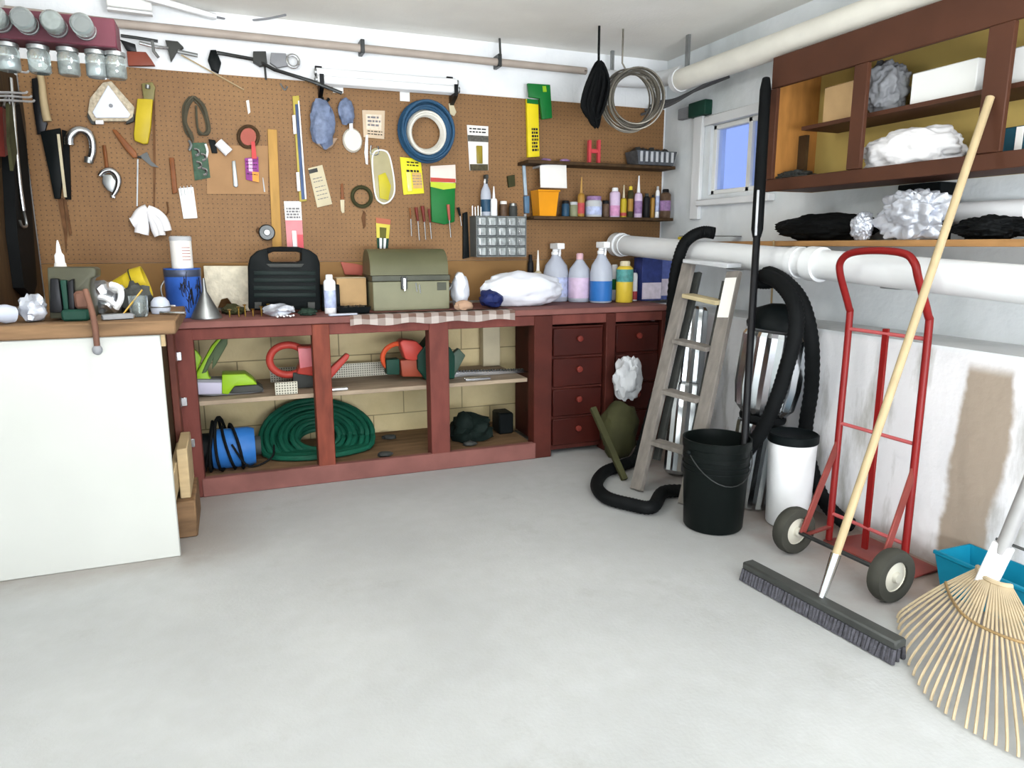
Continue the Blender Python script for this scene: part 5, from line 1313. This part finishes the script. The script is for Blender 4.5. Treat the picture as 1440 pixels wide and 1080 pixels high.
# ---- black vacuum hose
HP = [Vector((2.53, 3.36, 1.346)), Vector((2.475, 3.39, 1.353)), Vector((2.415, 3.42, 1.325)), Vector((2.38, 3.45, 1.26)), at(949, 390, X=2.345), at(944, 450, X=2.34), at(938, 510, X=2.30), at(922, 560, X=2.26), at(905, 620, X=2.18), at(894, 645, Z=.06),
      at(878, 653, Z=.037), at(850, 664, Z=.037), at(839, 682, Z=.037), at(852, 699, Z=.037), at(886, 709, Z=.037), at(922, 712, Z=.037) + Vector((-.02, 0, 0)), Vector((2.0, 2.955, .037)), Vector((2.145, 2.885, .037)), Vector((2.185, 2.70, .05)), Vector((2.197, 2.635, .17)), Vector((2.195, 2.60, .31)),
      at(1070, 608, X=2.205), at(1090, 566, X=2.22), at(1105, 520, X=2.24), at(1119, 468, X=2.26), at(1117, 428, X=2.28), at(1098, 400, X=2.33), at(1076, 388, X=2.37), Vector((2.375, 2.80, 1.11)), Vector((2.41, 2.75, 1.11)),
      at(1080, 384, X=2.41), at(1104, 396, X=2.40), at(1128, 426, X=2.41), at(1141, 480, X=2.44), at(1141, 545, X=2.50), at(1133, 605, X=2.53), at(1140, 655, X=2.545), at(1158, 702, X=2.54), at(1182, 730, Z=.06), at(1197, 738, Z=.037)]
b = MB(); pts = catmull(HP, 14)
L_ = 0; rr = []
for i, p in enumerate(pts): rr.append(.033 + (.0016 if i % 2 else -.0016))
N_ = len(pts)
b.tube(pts, lambda u: rr[min(N_ - 1, int(round(u * (N_ - 1))))], 12)
tag(b.build('vacuum_hose', 'black_rubber', None, 60), 'thick black hose hooked over the drain pipe and looped across the ribbed canister', 'hose')

# ---- grey bag on olive sack left of the ladder
p = at(876, 620, Y=3.66)
tag(MB().blob((p.x - .03, 3.66, .18), (.12, .10, .18), .25, 2.2, 41, 3, .002).build('garden_sack', 'olive_dark'), 'dark olive sack slumped on the floor in front of the right drawers', 'sack')
tag(MB().blob((p.x + .02, 3.66, .495), (.085, .07, .13), .3, 2.2, 42, 4).build('grey_bag', 'light_grey'), 'pale grey bag lying on top of the dark olive sack', 'bag')
p = at(885, 680, Z=0)
tag(MB().beam((p.x, p.y + .05, .006), (p.x - .06, p.y + .33, .36), .035, .025, (0, 1, 0), .002).build('wood_stake', 'olive_dark'), 'short dark wooden stake leaning on the olive sack inside the hose loop', 'stake')

# ---- red hand truck
t = thing('hand_truck', 'red two wheeled hand truck leaning against the right wall', 'hand truck', (2.25, 2.0, 0))
Lb, Lk, Lt = Vector((2.35, 2.21, .02)), Vector((2.445, 2.295, 1.0)), Vector((2.35, 2.285, 1.185))
Rb, Rk, Rt = Vector((2.365, 1.85, .02)), Vector((2.445, 1.92, 1.0)), Vector((2.35, 1.92, 1.185))
fr = [Lb, Lb.lerp(Lk, .5), Lk.lerp(Lb, .04), Lk.lerp(Lt, .12), Lt.lerp(Lk, .15), Lt + Vector((-.002, -.01, .03)), Lt + Vector((0, -.06, .065)), Lt.lerp(Rt, .5) + Vector((0, 0, .075)), Rt + Vector((0, .06, .065)), Rt + Vector((-.002, .01, .03)), Rt.lerp(Rk, .15), Rk.lerp(Rt, .12), Rk.lerp(Rb, .04), Rb.lerp(Rk, .5), Rb]
MB().tube(fr, .0145, 12, False, 5).build('tube_frame', 'red_enamel', t)
def lr(f): return Lb.lerp(Lk, f), Rb.lerp(Rk, f)
for f in (.93, .52, .12):
    a, c_ = lr(f); MB().tube([a, (a + c_) / 2, c_], .008, 8).build('crossbar', M('pink_red_steel', '#b5595a', .4, var=.1), t)
a, c_ = lr(.03); a2, c2 = lr(.95)
MB().beam((a + c_) / 2, (a2 + c2) / 2 , .028, .012, (1, 0, 0), .002).build('centre_strap', 'red_enamel', t)
W1, W2 = Vector((2.14, 2.20, .101)), Vector((2.165, 1.74, .101))
axw = (W2 - W1).normalized()
MB().cyl(W1, W2, .009, None, 10).build('axle', 'dark_steel', t)
for wc, f in ((W1, .43), (W2, .42)):
    wh = MB().lathe([(.058, -.024), (.075, -.030), (.094, -.026), (.1, -.012), (.1, .012), (.094, .026), (.075, .030), (.058, .024), (.058, -.024)], wc, axw, 32, 1, 1, False).build('tyre', M('tyre', '#3a3a34', .8, var=.25), t)
    MB().lathe([(0, -.034), (.018, -.034), (.022, -.020), (.056, -.012), (.062, -.02), (.062, .02), (.056, .012), (.022, .020), (.018, .034), (0, .034)], wc, axw, 24).build('hub', M('hub_cream', '#c9c6b8', .4, .2, var=.12), wh)
    s0 = (Lb.lerp(Lk, f) if wc is W1 else Rb.lerp(Rk, f)); inn = wc + axw * (.045 if wc is W1 else -.045)
    MB().beam(inn, s0, .032, .010, (0, 1, 0), .002).build('brace', M('brace_red', '#7d3a34', .45, var=.2), t)
for (wc, f) in ((W1, .06), (W2, .06)):
    s0 = (Lb.lerp(Lk, f) if wc is W1 else Rb.lerp(Rk, f)); inn = wc + axw * (.06 if wc is W1 else -.06)
    MB().beam(inn, s0, .022, .008, (0, 0, 1), .002).build('axle_bracket', 'brace_red', t)
MB().prism([Vector((2.345, 2.235, .004)), Vector((2.555, 2.22, .004)), Vector((2.56, 1.84, .004)), Vector((2.36, 1.825, .004))], (0, 0, .008), .001).build('toe_plate', 'brace_red', t)

# ---- push broom
t = thing('push_broom', 'push broom with a black head and pale wood handle leaning on the cabinet', 'broom', (1.88, 1.82, 0))
h0, h1 = at(1050, 800, Z=.04), at(1266, 920, Z=.03)
hd = (h1 - h0).normalized()
h0 = Vector((h0.x, h0.y, .062)); h1 = Vector((h1.x, h1.y, .062))
hs = hd.cross(Vector((0, 0, 1))).normalized()
MB().beam(h0, h1, .055, .03, (0, 0, 1), .006).build('head_block', 'dark_grey', t)
b = MB(); rnd = random.Random(6); nb = 46
for i in range(nb):
    for j in range(3):
        p = h0.lerp(h1, (i + .5) / nb) + hs * (-.022 + .022 * j); p.z = .048
        o = hs * (.010 * (j - 1)) + hd * rnd.uniform(-.004, .004)
        b.cyl(Vector((p.x + o.x, p.y + o.y, .003)), p, .009, .007, 6)
stuff(b.build('bristles', 'broom_bristle', t))
p0 = h0.lerp(h1, .52) + Vector((.012, 0, .012)); p1 = Vector((2.578, 1.885, 1.80))
MB().tube([p0.lerp(p1, .06), p0.lerp(p1, .5), p1], .0145, 14).build('handle', 'handle_wood', t)
MB().tube([p0, p0.lerp(p1, .02), p0.lerp(p1, .085)], lambda u: .013 + .005 * u, 14).build('metal_ferrule', 'chrome', t)

# ---- leaf rake
t = thing('leaf_rake', 'tan leaf rake with a white clamp fanned out on the floor at the right edge', 'rake', (2.2, 1.4, 0))
ap = at(1398, 800, X=2.28)
top = Vector((2.405, 1.30, 1.24))
hdir = (top - ap).normalized()
fl = [at(x, y, Z=.014) for x, y in ((1262, 866), (1268, 905), (1292, 960), (1330, 1000), (1378, 1032), (1440, 1064), (1500, 1085), (1560, 1095))]
arc = catmull(fl, 8)
nt_ = 28
for i in range(nt_):
    e = arc[min(len(arc) - 1, int(i / (nt_ - 1) * (len(arc) - 1)))]
    s0 = ap + (e - arc[len(arc) // 2]) * .16 + Vector((-.02, -.01, -.03))
    mid = s0.lerp(e, .5) + Vector((.0, .0, .018))
    near = s0.lerp(e, .93) + Vector((0, 0, .012))
    MB().tube([s0, mid, near, e + Vector((0, 0, -.008))], .0042, 6, False, 4, 1.0).build('tine', 'bamboo', t)
def onf(i, f):
    e = arc[min(len(arc) - 1, int(i / (nt_ - 1) * (len(arc) - 1)))]
    s0 = ap + (e - arc[len(arc) // 2]) * .16 + Vector((-.02, -.01, -.03)); return s0.lerp(e, f) + Vector((0, 0, .018 * (1 - abs(2 * f - 1)) + .006))
MB().tube([onf(i, .42) for i in range(nt_)], .005, 6).build('cross_band', M('rake_band', '#8d7550', .6, var=.2), t)
MB().tube([onf(i, .03) for i in range(nt_)], .009, 8).build('head_bar', 'bamboo', t)
MB().beam(ap + hdir * .09, ap - hdir * .06 + Vector((-.015, 0, 0)), .062, .034, (1, .4, 0), .004).build('white_clamp', 'white_plastic', t)
MB().tube([ap + hdir * .06, ap + hdir * .5, top], .022, 14).build('handle', M('handle_grey', '#a3a3a3', .45, .3, var=.1), t)
MB().tube([ap + hdir * .10 + Vector((0, .03, 0)), ap + hdir * .10 + Vector((.01, -.06, -.005)), ap + hdir * .10 + Vector((.02, -.20, .03))], .005, 7).build('brace_wire', 'dark_steel', t)
# ---- teal tub
a = at(1325, 772, X=2.45)
t = thing('teal_tub', 'low teal blue plastic tub behind the leaf rake against the right wall', 'tub', (2.5, 1.45, 0))
b = MB(); taperbin(b, (2.485, 1.42, .003), .15, .19, .60, .66, .15, .006); b.build('tub_body', 'teal_plastic', t)
MB().bb((2.386, 1.085, .143), (2.40, 1.755, .158), .003).build('rim', 'teal_plastic', t)

# ================================================================== upper back wall and ceiling
# conduit along the wall
p0 = at(160, 32.5, Y=4.43); p1 = at(824, 100, Y=4.43)
t = thing('conduit_pipe', 'grey brown conduit pipe running the length of the back wall above the pegboard', 'pipe', p0)
MB().tube([Vector((XL + .01, 4.43, p0.z + .01)), p0, p1, Vector((2.235, 4.43, p1.z))], .022, 14).build('pipe', M('conduit_grey', '#a79c92', .5, var=.1), t)
for px in (470, 676):
    f = (px - 160) / 664; p = p0.lerp(p1, f); MB().bb((p.x - .012, 4.43 - .026, p.z - .03), (p.x + .012, YB - .0005, p.z + .045), .003).build('pipe_clip', 'dark_steel', t)
MB().tube([Vector((p0.lerp(p1, .777).x, 4.40, p0.z + .03)), Vector((p0.lerp(p1, .777).x - .005, 4.40, ZC - .001))], .007, 6).build('hanger_rod', 'dark_grey', t)
def wband(px0, py0, px1, py1, Y, r, n=12): return MB().tube([at(px0, py0, Y=Y), at((px0 + px1) / 2, (py0 + py1) / 2, Y=Y), at(px1, py1, Y=Y)], r, n)
# white tubes lying on two black brackets
def bracket(px, py, label, mt='black_metal'):
    p = at(px, py, Y=4.38)
    t = thing('wall_bracket', label, 'bracket', (p.x, 4.49, p.z), 'black brackets above the pegboard')
    MB().bb((p.x - .02, 4.485, p.z - .09), (p.x + .02, YB - .0005, p.z + .10), .002).build('back_plate', mt, t)
    MB().prism([Vector((p.x - .012, 4.4845, p.z - .02)), Vector((p.x - .012, 4.36, p.z - .02)), Vector((p.x - .012, 4.36, p.z - .035)), Vector((p.x - .012, 4.4845, p.z - .085))], (.024, 0, 0)).build('arm', mt, t)
    MB().bb((p.x - .012, 4.352, p.z - .03), (p.x + .012, 4.3595, p.z + .03), .002).build('upturn', mt, t)
    return p
b0 = bracket(452, 113, 'black wall bracket at the left end of the white tubes'); b1 = bracket(640, 127, 'black wall bracket at the right end of the white tubes')
for k, (dz, y, lb) in enumerate(((0.0, 4.395, 'long white tube resting on the black brackets, front lower one'), (.0, 4.445, 'long white tube resting on the black brackets, rear lower one'), (.045, 4.42, 'long white tube lying on top of two others on the black brackets'))):
    a = Vector((b0.x - .02, y, b0.z + .006 + dz)); c_ = Vector((b1.x + .02, y, b1.z + .006 + dz))
    t = thing('white_tube', lb, 'tube', a, 'white tubes on the black brackets')
    MB().tube([a, c_], .0235, 16).build('tube', 'white_plastic', t)
    MB().tube([a + Vector((-.012, 0, 0)), a], .018, 12).build('end_cap', 'dull_steel', t); MB().tube([c_, c_ + Vector((.012, 0, 0))], .018, 12).build('end_cap', 'dull_steel', t)
for px, py, lb in ((475, 122, 'small white card tab below the left bracket'), (569, 134, 'small white card tab hanging below the middle of the white tubes')):
    p = at(px, py, Y=YP)
    tag(MB().bb((p.x - .03, YP - .006, p.z - .035), (p.x + .03, YP - .001, p.z + .03), .001).build('paper_tab', 'white_paint'), lb, 'paper')
# tools above the board left
t = thing('hand_saw', 'red brown handled saw hanging on the wall just above the pegboard left end', 'saw', at(190, 80, Y=4.46))
def up(pts, y, th_, name, mt, par=None): 
    return MB().prism([Vector((v.x, y, v.z)) for v in [at(a, c_, Y=y) for a, c_ in pts]], (0, th_, 0), .002).build(name, mt, par)
up([(178, 72), (205, 73), (213, 84), (218, 92), (180, 92)], 4.44, .03, 'saw_handle', M('saw_red', '#7d3f30', .5, var=.2), t)
up([(168, 55), (190, 62), (192, 73), (178, 71)], 4.45, .02, 'blade_heel', 'black_metal', t)
MB().tube([at(170, 50, Y=4.445), at(192, 53, Y=4.445), at(222, 58, Y=4.445)], .008, 8).build('saw_back', 'dark_steel', t)
t = thing('pipe_clamp', 'steel clamp with a dark jaw on the wall above the yellow tool', 'clamp', at(240, 65, Y=4.46))
up([(232, 56), (250, 58), (258, 66), (248, 72), (240, 86), (236, 70)], 4.44, .04, 'jaw', 'dark_grey', t)
MB().tube([at(196, 60, Y=4.40), at(215, 65, Y=4.40), at(236, 68, Y=4.435)], .009, 8).build('bar', 'steel', t)
MB().tube([at(250, 72, Y=4.44), at(278, 78, Y=4.44)], .010, 8).build('screw', 'dull_steel', t)
MB().tube([at(214, 58, Y=4.40), at(216, 72, Y=4.39), at(223, 81, Y=4.39)], .008, 8).build('handle', 'dull_steel', t)
tag(up([(296, 70), (304, 70), (311, 88), (307, 102), (297, 97), (292, 84)], 4.45, .04, 'black_brush', 'black_plastic'), 'small black brush head hanging above the grey cord hank', 'brush')
t = thing('bar_clamp', 'dark bar clamp slanting along the top of the pegboard to the left bracket', 'clamp', at(390, 90, Y=4.45))
MB().tube([at(305, 74, Y=4.44), at(360, 84, Y=4.44), at(386, 98, Y=4.40), at(438, 114, Y=4.335), at(481, 131, Y=4.335)], .010, 8).build('bar', 'dark_steel', t)
up([(356, 72), (374, 72), (376, 90), (366, 92), (356, 86)], 4.42, .05, 'jaw', 'dark_grey', t)
up([(381, 74), (402, 75), (406, 92), (390, 95), (380, 88)], 4.44, .03, 'sliding_jaw', 'mid_grey', t)
MB().torus(at(412, 86, Y=4.44), .032, .009, (0, 1, 0), 20, 8).build('ring', 'steel', t)
MB().tube([at(372, 90, Y=4.43), at(374, 112, Y=4.43)], .006, 8).build('screw', 'dark_steel', t)
tag(wtube([(394, 118), (400, 127), (404, 122)], .005, .012, 6, 3).build('peg_hook', 'dull_steel'), 'bare wire peg hook near the top of the pegboard', 'hook')
# fluorescent fixtures near the wall on the ceiling
t = thing('ceiling_fixture', 'white fluorescent fixture on the ceiling at the top left', 'ceiling light', (-.35, 4.2, ZC))
a, c_ = at(150, 4, Z=ZC - .05), at(214, 12, Z=ZC - .05)
MB().beam(a, c_, .10, .05, (0, 0, 1), .006).build('housing', 'white_paint', t)
MB().beam(a + Vector((0, -.0, -.03)), c_ + Vector((0, 0, -.03)), .05, .012, (0, 0, 1), .003).build('diffuser', 'white_plastic', t)
t = thing('tube_light', 'slim white ceiling tube light trailing a grey wire', 'ceiling light', at(260, 12, Z=ZC - .03))
a, c_ = at(205, -4, Z=ZC - .035), at(303, 24, Z=ZC - .035)
MB().beam(a, c_, .035, .03, (0, 0, 1), .006).build('housing', 'white_plastic', t)
MB().tube([c_, at(335, 29, Z=ZC - .02), at(370, 27, Z=ZC - .02), at(402, 21, Z=ZC - .012)], .006, 6, False, 4).build('wire', 'mid_grey', t)

# black cord bundle and wire coil hanging from the ceiling
rnd = random.Random(9)
b = MB(); Yh = 3.95
for k in range(16):
    dx = rnd.uniform(-9, 9); w = rnd.uniform(3, 9); tp = rnd.uniform(86, 96); bt = rnd.uniform(160, 180); dy = rnd.uniform(-.05, .05)
    sh = 6
    b.tube([at(837 + dx * .3 + sh, tp, Y=Yh + dy), at(837 + dx - w + 3, 115, Y=Yh + dy), at(835 + dx - w - 3, 150, Y=Yh + dy * .6), at(836 + dx * .5, bt, Y=Yh), at(836 + dx + w - 2, 150, Y=Yh - dy), at(838 + dx + w + 3, 115, Y=Yh - dy)], .0085, 6, True, 4)
b.tube([at(842, 92, Y=Yh), at(842, 70, Y=Yh), Vector((at(842, 70, Y=Yh).x, Yh, ZC - .002))], .007, 6)
tag(b.build('extension_cord', 'black_rubber'), 'thick hank of black extension cord hanging from the ceiling above the red clamp', 'cord')
b = MB(); c_ = at(890, 140, Y=3.95)
for k in range(15):
    R0 = .150 + rnd.uniform(-.012, .016)
    b.torus((c_.x + rnd.uniform(-.016, .012), c_.y + .010 * (k - 7), c_.z + rnd.uniform(-.018, .012)), R0, .0055, (.45 + rnd.uniform(-.22, .22), 1, rnd.uniform(-.12, .12)), 36, 6, 1, 1.08)
b.tube([c_ + Vector((-.05, 0, .155)), c_ + Vector((-.08, 0, .2)), Vector((c_.x - .08, c_.y, ZC - .002))], .005, 6)
tag(b.build('wire_coil', M('wire_grey', '#6b675e', .4, .5, var=.3)), 'large grey coil of wire hanging from the ceiling in the back right corner', 'coil')
# white duct on top of the wall cabinet
a = at(992, 99, X=2.66); c2 = at(1060, 70, X=2.66)
dd = (c2 - a).normalized(); zr = ZC1 + .004 + .066
P0 = Vector((2.68, 4.0, zr + .02)); P1 = Vector((2.68, 1.0, zr))
t = thing('white_duct', 'thick white pipe lying along the top of the brown wall cabinet', 'pipe', P1)
MB().tube([P0, P0.lerp(P1, .5), P1], .064, 24).build('pipe', M('duct_cream', '#dcdad0', .5, var=.05), t)
MB().tube([P0 + Vector((0, .012, 0)), P0 + Vector((0, -.03, 0))], .07, 24).build('end_collar', 'pvc_white', t)
MB().bb((2.672, 3.9, zr + .06), (2.688, 3.93, ZC - .0005)).build('hanger', 'dull_steel', t)
# second pipe in the corner and cables
t = thing('corner_pipe', 'white elbow pipe in the back right ceiling corner behind the wire coil', 'pipe', (2.7, 4.3, 2.3))
MB().tube([Vector((2.30, 4.40, 2.36)), Vector((2.62, 4.38, 2.36)), Vector((2.74, 4.30, 2.36)), Vector((2.76, 4.08, 2.35))], .05, 18, False, 5).build('pipe', 'pvc_white', t)
MB().bb((2.42, 4.39, 2.41), (2.44, 4.41, ZC - .0005)).build('hanger', 'dull_steel', t)
t = thing('grey_cables', 'grey electric cables looped across the back right corner below the ceiling', 'cables', (2.8, 4.0, 2.2))
for k in range(4):
    a = Vector((2.70 + .03 * k, 4.458, 2.16 + .03 * k)); e = Vector((2.905, 3.5 + .1 * k, 2.36 - .025 * k))
    m_ = a.lerp(e, .5) + Vector((.0, .0, -.02))
    MB().tube([a, a.lerp(m_, .5) + Vector((0, -.02, -.02)), m_, m_.lerp(e, .5), e], .009, 8, False, 5).build('cable', M('cable_grey', '#57585a', .6, var=.2), t)
p = at(985, 155, X=2.9)
t = thing('junction_box', 'small dark green box on the right wall left of the window top', 'box', p)
MB().bb((2.86, p.y - .10, p.z - .04), (XU - .0005, p.y + .08, p.z + .05), .005).build('box_body', 'dark_green', t)
MB().bb((2.875, p.y + .081, p.z - .03), (XU - .0005, p.y + .22, p.z + .04), .005).build('side_box', 'mid_grey', t)

# ---- dark tool board on the left wall with its tools
tb = tag(MB().bb((XL + .0005, 3.30, 1.0), (XL + .016, 4.465, 2.12)).build('tool_board', 'dark_wood'), 'dark brown board on the left wall crowded with hanging tools', 'board')
XB = XL + .017
def lw(pts, off): return [at(x, y, X=XB + off) for x, y in pts]
def lpr(pts, t_, name, mt, par=None, off=.001):
    a = [Vector((XB + off, v.y, v.z)) for v in lw(pts, off)]
    return MB().prism(a, (t_, 0, 0), .0).build(name, mt, par)
t = thing('black_strap', 'long heavy black strap hanging on the dark board at the left edge', 'strap', lw([(20, 280)], 0)[0])
lpr([(2, 150), (12, 145), (22, 200), (30, 300), (37, 400), (32, 418), (18, 405), (8, 330), (3, 240)], .045, 'strap', 'black_rubber', t)
MB().tube(lw([(5, 150), (10, 130), (14, 148)], .02), .006, 8, False, 4).build('hanging_ring', 'dull_steel', t)
t = thing('steel_wrecking_bar', 'long pale steel rod hanging on the dark board with a hooked lower end', 'rod', lw([(22, 200)], 0)[0])
MB().tube(lw([(15, 110), (18, 150), (22, 200), (28, 260), (33, 296)], .06), .009, 10, False, 4).build('rod', 'steel', t)
MB().tube(lw([(33, 296), (36, 308), (37, 318), (31, 318), (28, 310)], .06), .006, 8, False, 4).build('hook_end', 'dull_steel', t)
t = thing('wire_rack', 'chrome wire rack of horizontal rails on the dark board below the jars', 'rack', lw([(15, 133)], 0)[0])
for y0, y1, x1 in ((130, 131, 34), (135, 137, 40), (141, 143, 44), (98, 102, 36)):
    MB().tube(lw([(-6, y0), (12, y0), (x1, y1), (x1 + 4, y1 - 2)], .085), .005, 7, False, 3).build('rail', 'light_grey', t)
for px in (6, 30): MB().tube([lw([(px, 131)], .085)[0], Vector((XB + .001, lw([(px, 131)], .085)[0].y, lw([(px, 131)], .085)[0].z))], .004, 6).build('standoff', 'chrome', t)
for pts, mt, lb, off in (([(34, 135), (44, 140), (52, 190), (44, 195), (38, 170)], 'mid_grey', 'broad grey flat blade hanging rightmost on the dark board', .045),
                    ([(22, 128), (29, 128), (34, 200), (27, 205)], 'dark_steel', 'narrow dark blade hanging between the steel rod and broad grey blade', .03),
                    ([(8, 145), (13, 150), (20, 215), (14, 240), (9, 200)], 'olive_dark', 'olive tool hanging behind the black strap on the dark board', .10)):
    tag(lpr(pts, .012, 'flat_blade', mt, None, off - .03), lb, 'blade')
t = thing('pry_bar', 'slim bent bar hanging low on the dark board right of the black strap', 'bar', lw([(43, 320)], 0)[0])
MB().tube(lw([(36, 210), (40, 260), (44, 320), (48, 390)], .015), .007, 8, False, 4).build('bar', 'dark_steel', t)
tag(lpr([(-8, 150), (1, 155), (4, 215), (-4, 220)], .03, 'red_tool', 'maroon_handle', None, .006), 'dark red handle at the extreme left edge of the dark board', 'handle')

# ---- red jar rack
JY = 3.12
pl, pr = at(-40, 20, Y=JY), at(163, 50, Y=JY)
zr = at(80, 50, Y=JY).z
x0, x1 = XL + .002, pr.x
t = thing('jar_rack', 'red square beam under the ceiling carrying screw lidded jars at the top left', 'rack', ((x0 + x1) / 2, JY, zr))
zt = at(80, 18, Y=JY).z; zb = at(80, 60, Y=JY).z
MB().bb((x0, JY, zb), (x1, JY + .13, zt), .004).build('beam', M('rack_red', '#47202a', .5, var=.2, scale=5), t)
MB().bb((x0, JY + .03, zt), (x0 + .05, JY + .08, ZC - .0005)).build('hanger', 'dark_wood', t)
def jar(p, ax, label, group, fill):
    j = thing('storage_jar', label, 'jar', p, group)
    ax = Vector(ax)
    MB().lathe([(.036, .002), (.036, .016), (0, .016)], p, ax, 20).build('lid', 'dull_steel', j)
    MB().lathe([(.030, .0165), (.033, .022), (.036, .03), (.036, .088), (.030, .096), (0, .096), (0, .0925), (.028, .0925), (.033, .086), (.033, .03), (.028, .0165)], p, ax, 20).build('glass', 'glass_jar', j)
    if fill: MB().lathe([(0, .050), (.030, .050), (.0325, .056), (.0325, .084), (.028, .0915), (0, .0915)], p, ax, 16).build('contents', fill, j)
    return j
ds = ['at the left photo edge', 'second from the left', 'in the middle, fullest with bits', 'second from the right', 'at the right end of the beam']
for i, px in enumerate((10, 53, 94, 133, 160)):
    p = at(px, 66, Y=JY + .065)
    jar(Vector((p.x, JY + .065, zb - .0005)), (0, 0, -1), 'glass jar hanging down under the red beam, ' + ds[i], 'jars under the red beam', 'jar_fill' if i in (2, 4) else ('foil' if i != 1 else None))
dn = ['at the left photo edge', 'second from the left', 'third from the left', 'rightmost of the four']
for i, px in enumerate((2, 40, 80, 120)):
    p = at(px, 38, Y=JY)
    jar(Vector((p.x, JY - .0005, (zb + zt) / 2)), (0, -1, 0), 'glass jar pointing outwards from the red beam, ' + dn[i], 'jars on the front of the red beam', None if i % 2 else 'jar_fill')
